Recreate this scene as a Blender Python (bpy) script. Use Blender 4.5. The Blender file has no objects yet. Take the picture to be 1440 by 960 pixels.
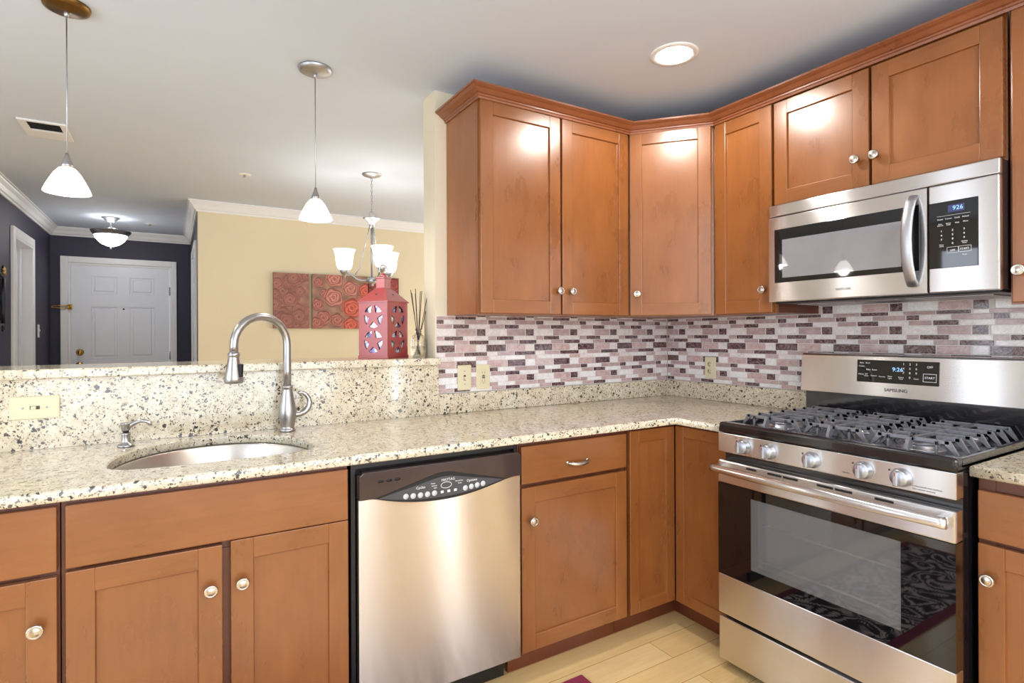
import bpy, bmesh, math, random
from mathutils import Vector, Matrix
random.seed(7)
S = bpy.context.scene
COL = S.collection
PI = math.pi
def R(d): return math.radians(d)

# ------------------------------------------------------------------ camera
cam_d = bpy.data.cameras.new('camera'); cam = bpy.data.objects.new('camera', cam_d); COL.objects.link(cam)
S.camera = cam
CAMP = Vector((-2.5092, -2.3375, 1.2771)); YAW = R(31.4175); ROLL = -0.0044
_r = Vector((math.cos(YAW), -math.sin(YAW), 0)); _f = Vector((math.sin(YAW), math.cos(YAW), 0)); _u = Vector((0, 0, 1))
_r2 = _r*math.cos(ROLL) + _u*math.sin(ROLL); _u2 = _u*math.cos(ROLL) - _r*math.sin(ROLL)
cam.matrix_world = Matrix(((_r2.x, _u2.x, -_f.x, CAMP.x), (_r2.y, _u2.y, -_f.y, CAMP.y), (_r2.z, _u2.z, -_f.z, CAMP.z), (0, 0, 0, 1)))
cam_d.sensor_width = 36.0; cam_d.lens = 780.61*36/1440
cam_d.shift_x = 0.0; cam_d.shift_y = (469.7-480.0)/1440
cam_d.clip_start = 0.05; cam_d.clip_end = 60

# ------------------------------------------------------------------ world, light, exposure
W = bpy.data.worlds.new('world'); S.world = W; W.use_nodes = True
W.node_tree.nodes['Background'].inputs[0].default_value = (0.80, 0.90, 1.0, 1)
W.node_tree.nodes['Background'].inputs[1].default_value = 1.2
S.view_settings.view_transform = 'Standard'; S.view_settings.look = 'None'
S.view_settings.gamma = 1.0; S.view_settings.use_curve_mapping = False
S.view_settings.exposure = 0.0
try:
    S.cycles.use_denoising = True; S.cycles.max_bounces = 10; S.cycles.diffuse_bounces = 6; S.cycles.glossy_bounces = 5
    S.cycles.transmission_bounces = 8; S.cycles.transparent_max_bounces = 12; S.cycles.sample_clamp_indirect = 8
    S.cycles.caustics_reflective = False; S.cycles.caustics_refractive = False
except Exception: pass
def area_light(name, loc, rot, sx, sy, power, color):
    d = bpy.data.lights.new(name, 'AREA'); d.shape = 'RECTANGLE'; d.size = sx; d.size_y = sy; d.energy = power; d.color = color
    o = bpy.data.objects.new(name, d); COL.objects.link(o); o.location = loc; o.rotation_euler = rot
    return o
# daylight through the left window outside the frame; the ones after it are added lights
area_light('daylight_left', (-5.02, -1.62, 1.25), (0, R(-90), 0), 1.9, 1.95, 46, (0.74, 0.86, 1.0))
area_light('added_rear_fill', (-2.3, -3.83, 1.40), (R(90), 0, 0), 2.6, 1.7, 72, (0.86, 0.93, 1.0))  # unseen fill added to light the back run from the front
area_light('added_dining_fill', (0.985, 1.55, 1.30), (0, R(90), 0), 1.8, 2.2, 40, (0.93, 0.95, 1.0))  # fill added on a closed wall to brighten the dining room
area_light('added_streak_light', (-.33, -3.83, 1.15), (R(90), 0, 0), .05, 1.9, 10, (0.95, 0.98, 1.0))  # unseen strip added to put a streak on the dishwasher door
area_light('added_lantern_light', (-5.02, .06, 1.35), (0, R(-90), 0), 1.5, .30, 7, (0.80, 0.88, 1.0))  # unseen strip added for the lantern's pale left face and a backguard streak
CAN_POWER = 30; PENDANT_POWER = 5.0; CHAND_POWER = 2.5; FLUSH_POWER = 5.0

# ------------------------------------------------------------------ materials
def lin(c): return tuple(((v/255)/12.92 if v/255 <= .04045 else ((v/255+.055)/1.055)**2.4) for v in c)
class NT:
    def __init__(s, name):
        s.m = bpy.data.materials.new(name); s.m.use_nodes = True; s.t = s.m.node_tree; s.t.nodes.clear()
        s.out = s.n('ShaderNodeOutputMaterial')
    def n(s, typ, **kw):
        nd = s.t.nodes.new(typ)
        for k, v in kw.items():
            if k.startswith('i_'):
                key = k[2:].replace('_', ' ')
                nd.inputs[key].default_value = v
            else: setattr(nd, k, v)
        return nd
    def l(s, a, b): s.t.links.new(a, b)
    def pr(s, col=(.8, .8, .8), rough=.5, metal=0., **kw):
        p = s.n('ShaderNodeBsdfPrincipled')
        p.inputs['Base Color'].default_value = (*col, 1); p.inputs['Roughness'].default_value = rough; p.inputs['Metallic'].default_value = metal
        for k, v in kw.items(): p.inputs[k].default_value = v
        s.l(p.outputs[0], s.out.inputs[0]); s.p = p
        return p
    def coord(s, scale=(1, 1, 1), rot=(0, 0, 0), loc=(0, 0, 0)):
        c = s.n('ShaderNodeTexCoord'); mp = s.n('ShaderNodeMapping')
        mp.inputs['Scale'].default_value = scale; mp.inputs['Rotation'].default_value = rot; mp.inputs['Location'].default_value = loc
        s.l(c.outputs['Object'], mp.inputs[0]); return mp.outputs[0]
    def noise(s, vec, scale, detail=3, rough=.5, dist=0.):
        nd = s.n('ShaderNodeTexNoise'); nd.inputs['Scale'].default_value = scale; nd.inputs['Detail'].default_value = detail
        nd.inputs['Roughness'].default_value = rough; nd.inputs['Distortion'].default_value = dist
        s.l(vec, nd.inputs['Vector']); return nd.outputs[0]
    def ramp(s, fac, stops, interp='LINEAR'):
        r = s.n('ShaderNodeValToRGB'); r.color_ramp.interpolation = interp
        e = r.color_ramp.elements
        while len(e) < len(stops): e.new(.5)
        for i, (p, c) in enumerate(stops):
            e[i].position = p; e[i].color = (*c, 1) if len(c) == 3 else c
        s.l(fac, r.inputs[0]); return r.outputs[0]
    def mix(s, fac, a, b, typ='MIX'):
        m = s.n('ShaderNodeMix', data_type='RGBA', blend_type=typ)
        for sock, v in ((m.inputs[0], fac), (m.inputs[6], a), (m.inputs[7], b)):
            if isinstance(v, (int, float)): sock.default_value = v
            elif isinstance(v, tuple): sock.default_value = (*v, 1)
            else: s.l(v, sock)
        return m.outputs[2]
    def math(s, op, a, b=0.):
        m = s.n('ShaderNodeMath', operation=op)
        for sock, v in ((m.inputs[0], a), (m.inputs[1], b)):
            if isinstance(v, (int, float)): sock.default_value = v
            else: s.l(v, sock)
        return m.outputs[0]
    def bump(s, h, strength=.2, dist=.002):
        b = s.n('ShaderNodeBump'); b.inputs['Strength'].default_value = strength; b.inputs['Distance'].default_value = dist
        s.l(h, b.inputs['Height']); s.l(b.outputs[0], s.p.inputs['Normal'])
def plain(name, rgb, rough=.5, metal=0., var=.04, vscale=30, bump=0., **kw):
    """solid colour with a little procedural variation"""
    t = NT(name); c = lin(rgb); p = t.pr(c, rough, metal, **kw)
    v = t.coord(); nz = t.noise(v, vscale, 4)
    hi = tuple(min(1, x*(1+var)) for x in c); lo = tuple(x*(1-var) for x in c)
    t.l(t.ramp(nz, [(.3, lo), (.7, hi)]), p.inputs['Base Color'])
    if bump: t.bump(nz, bump, .001)
    return t.m
def wood(name, a, b, axis='z', rough=.30, spec=.5, coat=.5, sc=1.):
    t = NT(name); p = t.pr(a, rough); p.inputs['Coat Weight'].default_value = coat; p.inputs['Coat Roughness'].default_value = .24
    s = {'z': (1, 1, .07), 'x': (.07, 1, 1), 'y': (1, .07, 1)}[axis]
    v = t.coord(s); grain = t.noise(v, 75*sc, 5, .6, .4)
    v2 = t.coord({'z': (1, 1, .45), 'x': (.45, 1, 1), 'y': (1, .45, 1)}[axis]); blotch = t.noise(v2, 7, 5, .6, 0.)
    c1 = t.ramp(blotch, [(.22, a), (.78, b)])
    c2 = t.ramp(grain, [(.25, (.80, .76, .72)), (.75, (1.07, 1.07, 1.07))])
    t.l(t.mix(.55, c1, c2, 'MULTIPLY'), p.inputs['Base Color'])
    rr = t.ramp(blotch, [(.3, (rough*.8,)*3), (.7, (rough*1.2,)*3)]); t.l(rr, p.inputs['Roughness'])
    t.bump(grain, .05, .001)
    return t.m
WA, WB = lin((122, 71, 32)), lin((151, 93, 46))
M = {}
M['wood_v'] = wood('stained_maple_upright_grain', WA, WB, 'z')
M['wood_h'] = wood('stained_maple_level_grain', WA, WB, 'x')
M['wood_side'] = wood('stained_maple_veneer', lin((136, 82, 48)), lin((166, 108, 68)), 'z', rough=.4, coat=.15)
M['wood_dark'] = wood('dark_stained_frame_and_shade', lin((80, 34, 14)), lin((104, 50, 24)), 'z', rough=.38, coat=.2)  # also stands in for shade on upper centre stiles and one carcass
M['wood_crown'] = wood('stained_maple_moulding', lin((120, 66, 38)), lin((148, 88, 54)), 'x', rough=.32)
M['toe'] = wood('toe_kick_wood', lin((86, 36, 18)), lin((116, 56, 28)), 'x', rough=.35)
def steel(name, rgb, rough=.3, aniso=.75, rot=0., streak=(.6, 60, 60), amt=.05):
    t = NT(name); c = lin(rgb); p = t.pr(c, rough, 1.)
    v = t.coord(streak); nz = t.noise(v, 14, 4, .65)
    t.l(t.ramp(nz, [(.25, tuple(x*(1-amt) for x in c)), (.75, tuple(min(1, x*(1+amt)) for x in c))]), p.inputs['Base Color'])
    big = t.noise(t.coord(), 3.5, 3, .5)
    t.l(t.ramp(big, [(.2, (rough*.96,)*3), (.8, (rough*1.05,)*3)]), p.inputs['Roughness'])
    p.inputs['Anisotropic'].default_value = aniso; p.inputs['Anisotropic Rotation'].default_value = rot
    tg = t.n('ShaderNodeTangent', direction_type='RADIAL', axis='Z'); t.l(tg.outputs[0], p.inputs['Tangent'])
    return t.m
M['steel'] = steel('brushed_stainless_level', (224, 222, 222), .24, 1.0, .25)
M['steel_dw'] = steel('brushed_stainless_door', (214, 206, 200), .25, 1.0, .25, amt=.015)
M['steel_sink'] = steel('brushed_stainless_bowl', (205, 198, 190), .30, .4)
M['nickel'] = plain('brushed_nickel', (176, 174, 174), .28, 1., .06, 60)
M['knob_metal'] = plain('satin_nickel_knob', (200, 190, 180), .25, 1., .05, 80)
M['silver'] = plain('satin_silver', (182, 184, 190), .42, 1., .05, 50)
M['bronze'] = plain('antique_bronze', (128, 98, 56), .35, 1., .10, 40)
M['brass'] = plain('polished_brass', (205, 160, 80), .22, 1., .06, 60)
M['black_metal'] = plain('black_enamel', (22, 20, 24), .16, 0., .1, 30, **{'Coat Weight': .6, 'Coat Roughness': .05})
M['black_case'] = plain('black_case', (20, 18, 20), .35, 0., .1, 30)
M['cast_iron'] = plain('cast_iron', (140, 140, 146), .40, .7, .12, 90, bump=.3)
M['black_glass'] = plain('black_glass', (10, 10, 12), .03, 0., .1, 10, **{'Specular IOR Level': .6, 'Coat Weight': .25, 'Coat Roughness': .02})
M['dw_black'] = plain('dark_brown_plastic', (52, 38, 40), .22, 0., .06, 40, **{'Coat Weight': .5})
M['dw_pod'] = plain('grey_control_plastic', (66, 66, 74), .30, 0., .05, 40)
M['ceiling'] = plain('ceiling_paint', (206, 215, 230), .9, 0., .012, 3, bump=.03)
M['cream_paint'] = plain('cream_wall_paint', (228, 214, 182), .85, 0., .015, 3, bump=.03)
M['kitchen_paint'] = plain('kitchen_wall_paint', (224, 214, 190), .85, 0., .015, 3, bump=.03)
M['navy_paint'] = plain('navy_wall_paint', (50, 47, 68), .6, 0., .04, 2.5, bump=.03)
M['trim_white'] = plain('white_trim_paint', (232, 232, 232), .4, 0., .012, 6)
M['door_paint'] = plain('white_door_paint', (228, 230, 236), .38, 0., .012, 6)
M['room_paint'] = plain('pale_wall_paint', (222, 216, 206), .85, 0., .015, 3)
M['almond'] = plain('almond_plastic', (218, 208, 174), .35, 0., .015, 30)
M['almond_dark'] = plain('almond_shadow_slot', (70, 62, 44), .5, 0., .05, 30)
M['white_plastic'] = plain('white_plastic', (238, 236, 230), .4, 0., .01, 30)
M['grout'] = plain('pale_grout', (214, 208, 206), .6, 0., .02, 60)
M['print_white'] = plain('white_print', (226, 226, 230), .5, 0., .02, 60)
M['print_dark'] = plain('dark_print', (60, 56, 54), .5, 0., .02, 60)
M['slot_dark'] = plain('dark_slot', (14, 12, 14), .6, 0., .1, 40)
M['button'] = plain('grey_button', (196, 198, 202), .35, 0., .03, 60)
M['lantern_red'] = plain('red_lantern_paint', (150, 18, 24), .35, 0., .05, 30, **{'Coat Weight': 1., 'Coat Roughness': .25, 'Coat IOR': 1.9})
M['reed'] = plain('black_reed', (28, 24, 24), .6, 0., .1, 80)
M['canvas_edge'] = plain('canvas_edge', (70, 44, 40), .7, 0., .06, 60)
M['mirror_frame'] = plain('black_iron_frame', (26, 24, 26), .4, .3, .1, 60)
M['gold_leaf'] = plain('gold_leaf', (196, 160, 96), .35, .8, .1, 60)
M['mirror_glass'] = plain('mirror_glass', (235, 238, 240), .03, 1., .01, 10)
M['vent_dark'] = plain('vent_shadow', (70, 68, 70), .7, 0., .05, 40)
def emit(name, rgb, strength, vein=False, base=(.85, .84, .80)):
    t = NT(name); c = lin(rgb); p = t.pr(base, .3)
    p.inputs['Emission Strength'].default_value = strength; p.inputs['Emission Color'].default_value = (*c, 1)
    if vein:
        v = t.coord((1, 1, 3.2)); nz = t.noise(v, 16, 3, .5, 1.6)
        t.l(t.ramp(nz, [(.44, c), (.485, tuple(x*.42 for x in c)), (.53, c)]), p.inputs['Emission Color'])
    return t.m
M['shade_glow'] = emit('lit_swirl_glass', (255, 250, 240), 1.5, True)
M['bell_glow'] = emit('lit_frosted_glass', (255, 246, 222), 1.25)
M['bowl_glow'] = emit('lit_alabaster_bowl', (255, 253, 250), 26.0, True)
M['can_glow'] = emit('lit_downlight_lens', (255, 252, 246), 45.)
M['digit_glow'] = emit('blue_digits', (150, 200, 255), 1.3, base=(.1, .15, .2))
M['display_blue'] = emit('blue_display', (60, 80, 150), .5, base=(.02, .02, .04))
def clear_glass(name, tint=(.95, .97, .97), rough=.02, ior=1.45):
    t = NT(name); g = t.n('ShaderNodeBsdfGlass'); g.inputs['Color'].default_value = (*tint, 1); g.inputs['Roughness'].default_value = rough; g.inputs['IOR'].default_value = ior
    tr = t.n('ShaderNodeBsdfTransparent'); mx = t.n('ShaderNodeMixShader'); mx.inputs[0].default_value = .55
    fr = t.noise(t.coord(), 12, 2)
    t.l(t.math('ADD', t.math('MULTIPLY', fr, .1), .5), mx.inputs[0])
    t.l(g.outputs[0], mx.inputs[1]); t.l(tr.outputs[0], mx.inputs[2]); t.l(mx.outputs[0], t.out.inputs[0]); return t.m
M['bottle_glass'] = clear_glass('clear_bottle_glass')
def oven_glass():
    t = NT('screened_oven_glass'); p = t.pr((.22, .22, .23), .04); p.inputs['Specular IOR Level'].default_value = .8; p.inputs['Coat Weight'].default_value = 1.; p.inputs['Coat Roughness'].default_value = .03
    tr = t.n('ShaderNodeBsdfTransparent'); tr.inputs[0].default_value = (.8, .8, .82, 1); mx = t.n('ShaderNodeMixShader')
    nz = t.noise(t.coord((1, 1, 1)), 4, 2); t.l(t.math('ADD', t.math('MULTIPLY', nz, .12), .52), mx.inputs[0])
    t.l(p.outputs[0], mx.inputs[1]); t.l(tr.outputs[0], mx.inputs[2]); t.l(mx.outputs[0], t.out.inputs[0]); return t.m
M['oven_glass'] = oven_glass()
def mw_glass():
    t = NT('mirrored_door_glass'); p = t.pr((.10, .10, .12), .03, .0); p.inputs['Specular IOR Level'].default_value = 1.; p.inputs['Coat Weight'].default_value = 1.; p.inputs['Coat IOR'].default_value = 2.2; p.inputs['Coat Roughness'].default_value = .01
    nz = t.noise(t.coord(), 6, 2); t.l(t.ramp(nz, [(.3, (.20, .20, .23)), (.7, (.24, .24, .27))]), p.inputs['Base Color']); return t.m
M['mw_glass'] = mw_glass()
def facet():
    t = NT('prism_glass'); p = t.pr((.8, .8, .9), .08, .75)
    vo = t.n('ShaderNodeTexVoronoi'); vo.inputs['Scale'].default_value = 46; t.l(t.coord((1, 1, .6), (0, R(25), R(20))), vo.inputs['Vector'])
    t.l(t.ramp(vo.outputs['Color'], [(.15, (.16, .14, .26)), (.35, (.62, .68, .95)), (.55, (.95, .92, .85)), (.75, (.55, .45, .75)), (.95, (.95, .97, 1))], 'CONSTANT'), p.inputs['Base Color'])
    t.bump(vo.outputs['Color'], .6, .01); return t.m
M['prism'] = facet()
def granite():
    t = NT('speckled_cream_granite'); p = t.pr((.7, .6, .45), .13); p.inputs['Coat Weight'].default_value = .3; p.inputs['Coat Roughness'].default_value = .06
    v = t.coord()
    big = t.noise(v, 7, 4, .55); med = t.noise(v, 42, 4, .6)
    base = t.ramp(med, [(.28, lin((186, 172, 147))), (.5, lin((215, 204, 181))), (.75, lin((233, 226, 208)))])
    base = t.mix(t.math('MULTIPLY', t.ramp(big, [(.42, (0, 0, 0)), (.62, (1, 1, 1))]), .35), base, lin((208, 192, 162)))
    warp = t.n('ShaderNodeVectorMath', operation='MULTIPLY_ADD'); nzc = t.n('ShaderNodeTexNoise'); nzc.inputs['Scale'].default_value = 110
    t.l(v, nzc.inputs['Vector']); t.l(nzc.outputs['Color'], warp.inputs[0]); warp.inputs[1].default_value = (.017, .017, .017); t.l(v, warp.inputs[2])
    def specks(scale, prob, r, colr, cur):
        vo = t.n('ShaderNodeTexVoronoi'); vo.inputs['Scale'].default_value = scale; t.l(warp.outputs[0], vo.inputs['Vector'])
        sp = t.n('ShaderNodeSeparateColor'); t.l(vo.outputs['Color'], sp.inputs[0])
        on = t.math('LESS_THAN', sp.outputs[0], prob)
        lim = t.math('MULTIPLY', sp.outputs[1], r); near = t.math('LESS_THAN', vo.outputs['Distance'], lim)
        return t.mix(t.math('MULTIPLY', t.math('MULTIPLY', on, near), .92), cur, colr)
    c = specks(190, .38, .62, lin((140, 118, 92)), base)
    c = specks(140, .30, .58, lin((92, 78, 74)), c)
    c = specks(100, .20, .56, lin((48, 40, 44)), c)
    c = specks(62, .13, .50, lin((34, 28, 34)), c)
    t.l(c, p.inputs['Base Color']); return t.m
M['granite'] = granite()
def floor_mat():
    t = NT('pale_bamboo_planks'); p = t.pr((.7, .5, .25), .22); p.inputs['Coat Weight'].default_value = .3; p.inputs['Coat Roughness'].default_value = .12
    v = t.coord(loc=(.37, .031, 0)); br = t.n('ShaderNodeTexBrick'); t.l(v, br.inputs['Vector'])
    br.offset = .37; br.inputs['Scale'].default_value = 1.; br.inputs['Brick Width'].default_value = 1.25; br.inputs['Row Height'].default_value = .128
    br.inputs['Mortar Size'].default_value = .0012; br.inputs['Color1'].default_value = (*lin((242, 212, 156)), 1); br.inputs['Color2'].default_value = (*lin((232, 194, 132)), 1); br.inputs['Mortar'].default_value = (*lin((168, 124, 70)), 1); br.inputs['Bias'].default_value = -.1
    g = t.noise(t.coord((.06, 1, 1)), 70, 4, .6); col = t.ramp(g, [(.25, (.88, .85, .80)), (.75, (1.05, 1.05, 1.05))])
    bl = t.noise(t.coord((.3, 1, 1)), 9, 4); c3 = t.ramp(bl, [(.3, (.93, .91, .88)), (.7, (1.04, 1.04, 1.03))])
    t.l(t.mix(.8, t.mix(.7, br.outputs[0], col, 'MULTIPLY'), c3, 'MULTIPLY'), p.inputs['Base Color']); return t.m
M['floor'] = floor_mat()
def rug_mat(name, ground, line):
    t = NT(name); p = t.pr(ground, .95); v = t.coord((1, 1, 1))
    nz = t.noise(v, 5.5, 1.5, .4, .5); w = t.math('SINE', t.math('MULTIPLY', nz, 62.))
    vo = t.n('ShaderNodeTexVoronoi', feature='F1'); vo.inputs['Scale'].default_value = 9; t.l(v, vo.inputs['Vector'])
    w2 = t.math('SINE', t.math('MULTIPLY', vo.outputs['Distance'], 62.))
    k = t.ramp(t.math('MULTIPLY', t.math('ADD', t.math('MULTIPLY', w, .7), t.math('MULTIPLY', w2, .5)), .8), [(.10, (0, 0, 0)), (.2, (1, 1, 1))])
    t.l(t.mix(k, ground, line), p.inputs['Base Color']); pile = t.noise(v, 900, 2); t.bump(pile, .4, .003); return t.m
M['rug'] = rug_mat('patterned_rug_pile', lin((36, 14, 26)), lin((232, 216, 216)))
M['rug_border'] = plain('wine_rug_border', (138, 42, 70), .95, 0., .15, 300, bump=.4)
def tile_mat(name, a, b, vein, amt, rough=.16):
    t = NT(name); p = t.pr(lin(a), rough); p.inputs['Coat Weight'].default_value = .3; p.inputs['Coat Roughness'].default_value = .05
    v = t.coord((1, 1, 1.6), (0, 0, 0)); nz = t.noise(v, 34, 4, .6, .6); c = t.ramp(nz, [(.3, lin(a)), (.7, lin(b))])
    vn = t.noise(t.coord((1, 1, 1), (R(15), R(35), R(35))), 26, 6, .7, 2.2); k = t.ramp(vn, [(.46, (0, 0, 0)), (.495, (1, 1, 1)), (.53, (0, 0, 0))])
    t.l(t.mix(t.math('MULTIPLY', k, amt), c, lin(vein)), p.inputs['Base Color']); return t.m
M['t_dark'] = tile_mat('dark_emperador_tile', (54, 26, 31), (88, 50, 55), (206, 182, 180), .5)
M['t_mid'] = tile_mat('mauve_striped_tile', (166, 138, 138), (196, 172, 170), (140, 112, 114), .4)
M['t_pink'] = tile_mat('rose_marble_tile', (184, 150, 147), (212, 192, 190), (158, 110, 112), .4)
M['t_light'] = tile_mat('pale_marble_tile', (216, 206, 204), (238, 230, 228), (150, 136, 138), .4)
M['t_white'] = tile_mat('white_marble_tile', (228, 224, 224), (244, 242, 242), (170, 164, 170), .35)
def grille_mat():
    t = NT('perforated_filter'); p = t.pr((.5, .5, .5), .4, 1.)
    ck = t.n('ShaderNodeTexVoronoi'); ck.inputs['Scale'].default_value = 190; ck.inputs['Randomness'].default_value = 0.; t.l(t.coord(), ck.inputs['Vector'])
    t.l(t.ramp(ck.outputs['Distance'], [(.30, (.04, .04, .04)), (.42, (.62, .60, .60))]), p.inputs['Base Color']); return t.m
M['grille'] = grille_mat()
def art_mat():
    t = NT('rose_print_canvas'); p = t.pr((.5, .3, .3), .7); a = t.n('ShaderNodeVertexColor', layer_name='print')
    nz = t.noise(t.coord(), 300, 2); t.l(t.mix(.25, a.outputs[0], t.ramp(nz, [(.3, (.8, .8, .8)), (.7, (1.1, 1.1, 1.1))]), 'MULTIPLY'), p.inputs['Base Color']); return t.m
M['art'] = art_mat()

# ------------------------------------------------------------------ builders
class MB:
    def __init__(s): s.bm = bmesh.new()
    def _add(s, tb, mi=0, T=None, smooth=False):
        if T is not None: tb.transform(T)
        me = bpy.data.meshes.new('tmp'); tb.to_mesh(me); tb.free()
        n0 = len(s.bm.faces); s.bm.from_mesh(me); bpy.data.meshes.remove(me)
        s.bm.faces.ensure_lookup_table()
        for f in s.bm.faces[n0:]:
            f.material_index = mi; f.smooth = smooth
        return s
    def box(s, x0, x1, y0, y1, z0, z1, bev=0., mi=0, T=None, seg=2):
        tb = bmesh.new(); bmesh.ops.create_cube(tb, size=1)
        for v in tb.verts: v.co = Vector(((x0+x1)/2+v.co.x*(x1-x0), (y0+y1)/2+v.co.y*(y1-y0), (z0+z1)/2+v.co.z*(z1-z0)))
        if bev > 0: bmesh.ops.bevel(tb, geom=tb.edges[:], offset=bev, segments=seg, affect='EDGES', profile=.5)
        bmesh.ops.recalc_face_normals(tb, faces=tb.faces)
        return s._add(tb, mi, T)
    def lathe(s, prof, c=(0, 0, 0), axis='z', seg=32, mi=0, T=None, smooth=True, sx=1., sy=1.):
        """prof: list of (r, h) from bottom to top"""
        tb = bmesh.new(); rings = []
        for r, h in prof:
            if r < 1e-5: rings.append([tb.verts.new((0, 0, h))])
            else: rings.append([tb.verts.new((sx*r*math.cos(2*PI*k/seg), sy*r*math.sin(2*PI*k/seg), h)) for k in range(seg)])
        for a, b in zip(rings, rings[1:]):
            for k in range(seg):
                k2 = (k+1) % seg
                if len(a) == 1 and len(b) == 1: continue
                if len(a) == 1: tb.faces.new((a[0], b[k2], b[k]))
                elif len(b) == 1: tb.faces.new((a[k], a[k2], b[0]))
                else: tb.faces.new((a[k], a[k2], b[k2], b[k]))
        bmesh.ops.recalc_face_normals(tb, faces=tb.faces)
        A = {'z': Matrix.Identity(4), '-y': Matrix.Rotation(R(90), 4, 'X'), 'x': Matrix.Rotation(R(90), 4, 'Y'), '-x': Matrix.Rotation(R(-90), 4, 'Y'), 'y': Matrix.Rotation(R(-90), 4, 'X'), '-z': Matrix.Rotation(PI, 4, 'X')}[axis]
        tb.transform(Matrix.Translation(c) @ A)
        return s._add(tb, mi, T, smooth)
    def cyl(s, p0, p1, r, seg=16, mi=0, T=None, r1=None):
        p0, p1 = Vector(p0), Vector(p1); d = p1-p0; h = d.length
        Q = Matrix.Translation(p0) @ d.to_track_quat('Z', 'Y').to_matrix().to_4x4()
        r1 = r if r1 is None else r1
        tb = MB(); tb.lathe([(0, 0), (r, 0), (r1, h), (0, h)], seg=seg)
        for f in tb.bm.faces: f.smooth = len(f.verts) == 4
        bm2 = tb.bm; bm2.transform(Q)
        if T is not None: bm2.transform(T)
        me = bpy.data.meshes.new('tmp'); bm2.to_mesh(me); bm2.free(); n0 = len(s.bm.faces); s.bm.from_mesh(me); bpy.data.meshes.remove(me)
        s.bm.faces.ensure_lookup_table()
        for f in s.bm.faces[n0:]: f.material_index = mi
        return s
    def tube(s, pts, r, seg=12, mi=0, T=None, flat=1., closed=False, up=None):
        pts = [Vector(p) for p in pts]; n = len(pts); rr = r if isinstance(r, (list, tuple)) else [r]*n
        tb = bmesh.new(); rings = []; prev = None
        for i, p in enumerate(pts):
            if closed: t = pts[(i+1) % n]-pts[i-1]
            else: t = pts[min(i+1, n-1)]-pts[max(i-1, 0)]
            t.normalize()
            if prev is None:
                a = Vector(up) if up else (Vector((0, 0, 1)) if abs(t.z) < .9 else Vector((1, 0, 0)))
                u = (a-t*a.dot(t)).normalized()
            else: u = (prev-t*prev.dot(t)).normalized()
            prev = u; w = t.cross(u)
            rings.append([tb.verts.new(p+u*(rr[i]*math.cos(2*PI*k/seg))*flat+w*(rr[i]*math.sin(2*PI*k/seg))) for k in range(seg)])
        pairs = list(zip(rings, rings[1:])) + ([(rings[-1], rings[0])] if closed else [])
        for a, b in pairs:
            for k in range(seg): tb.faces.new((a[k], a[(k+1) % seg], b[(k+1) % seg], b[k]))
        for f in tb.faces: f.smooth = True
        if not closed: tb.faces.new(rings[0]); tb.faces.new(rings[-1])
        bmesh.ops.recalc_face_normals(tb, faces=tb.faces)
        sm = [f.smooth for f in tb.faces]
        n0 = len(s.bm.faces); s._add(tb, mi, T, True)
        return s
    def prism(s, poly, d0, d1, plane='xz', mi=0, T=None, bev=0., smooth=False):
        """poly in a plane, extruded along the third axis from d0 to d1"""
        f3 = {'xz': lambda u, v, d: (u, d, v), 'xy': lambda u, v, d: (u, v, d), 'yz': lambda u, v, d: (d, u, v)}[plane]
        tb = bmesh.new(); a = [tb.verts.new(f3(u, v, d0)) for u, v in poly]; b = [tb.verts.new(f3(u, v, d1)) for u, v in poly]
        n = len(poly); tb.faces.new(a); tb.faces.new(b)
        for k in range(n): tb.faces.new((a[k], a[(k+1) % n], b[(k+1) % n], b[k]))
        bmesh.ops.recalc_face_normals(tb, faces=tb.faces)
        if bev > 0:
            bmesh.ops.bevel(tb, geom=[e for e in tb.edges], offset=bev, segments=2, affect='EDGES', profile=.5)
        return s._add(tb, mi, T, smooth)
    def sweep(s, path, prof, mi=0, closed=False):
        """path: 2-D points, prof: (offset to the right of travel, z)"""
        tb = bmesh.new(); P = [Vector(p) for p in path]; n = len(P); rings = []
        for i in range(n):
            ds = []
            if i > 0 or closed: ds.append((P[i]-P[i-1]).normalized())
            if i < n-1 or closed: ds.append((P[(i+1) % n]-P[i]).normalized())
            ns = [Vector((d.y, -d.x)) for d in ds]
            m = ns[0] if len(ns) == 1 else (ns[0]+ns[1])/(1+ns[0].dot(ns[1]))
            rings.append([tb.verts.new((P[i].x+m.x*o, P[i].y+m.y*o, z)) for o, z in prof])
        for a, b in (list(zip(rings, rings[1:])) + ([(rings[-1], rings[0])] if closed else [])):
            for k in range(len(prof)): tb.faces.new((a[k], a[(k+1) % len(prof)], b[(k+1) % len(prof)], b[k]))
        if not closed: tb.faces.new(rings[0]); tb.faces.new(rings[-1])
        bmesh.ops.recalc_face_normals(tb, faces=tb.faces)
        return s._add(tb, mi)
    def build(s, name, mats, parent=None, loc=None, rot=0.):
        if loc is not None:
            s.bm.transform(Matrix.Translation(-Vector(loc)))
        me = bpy.data.meshes.new(name); s.bm.to_mesh(me); s.bm.free()
        for m in (mats if isinstance(mats, (list, tuple)) else [mats]): me.materials.append(M[m] if isinstance(m, str) else m)
        o = bpy.data.objects.new(name, me); COL.objects.link(o)
        if parent is not None: o.parent = parent
        if loc is not None: o.location = loc
        return o
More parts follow.
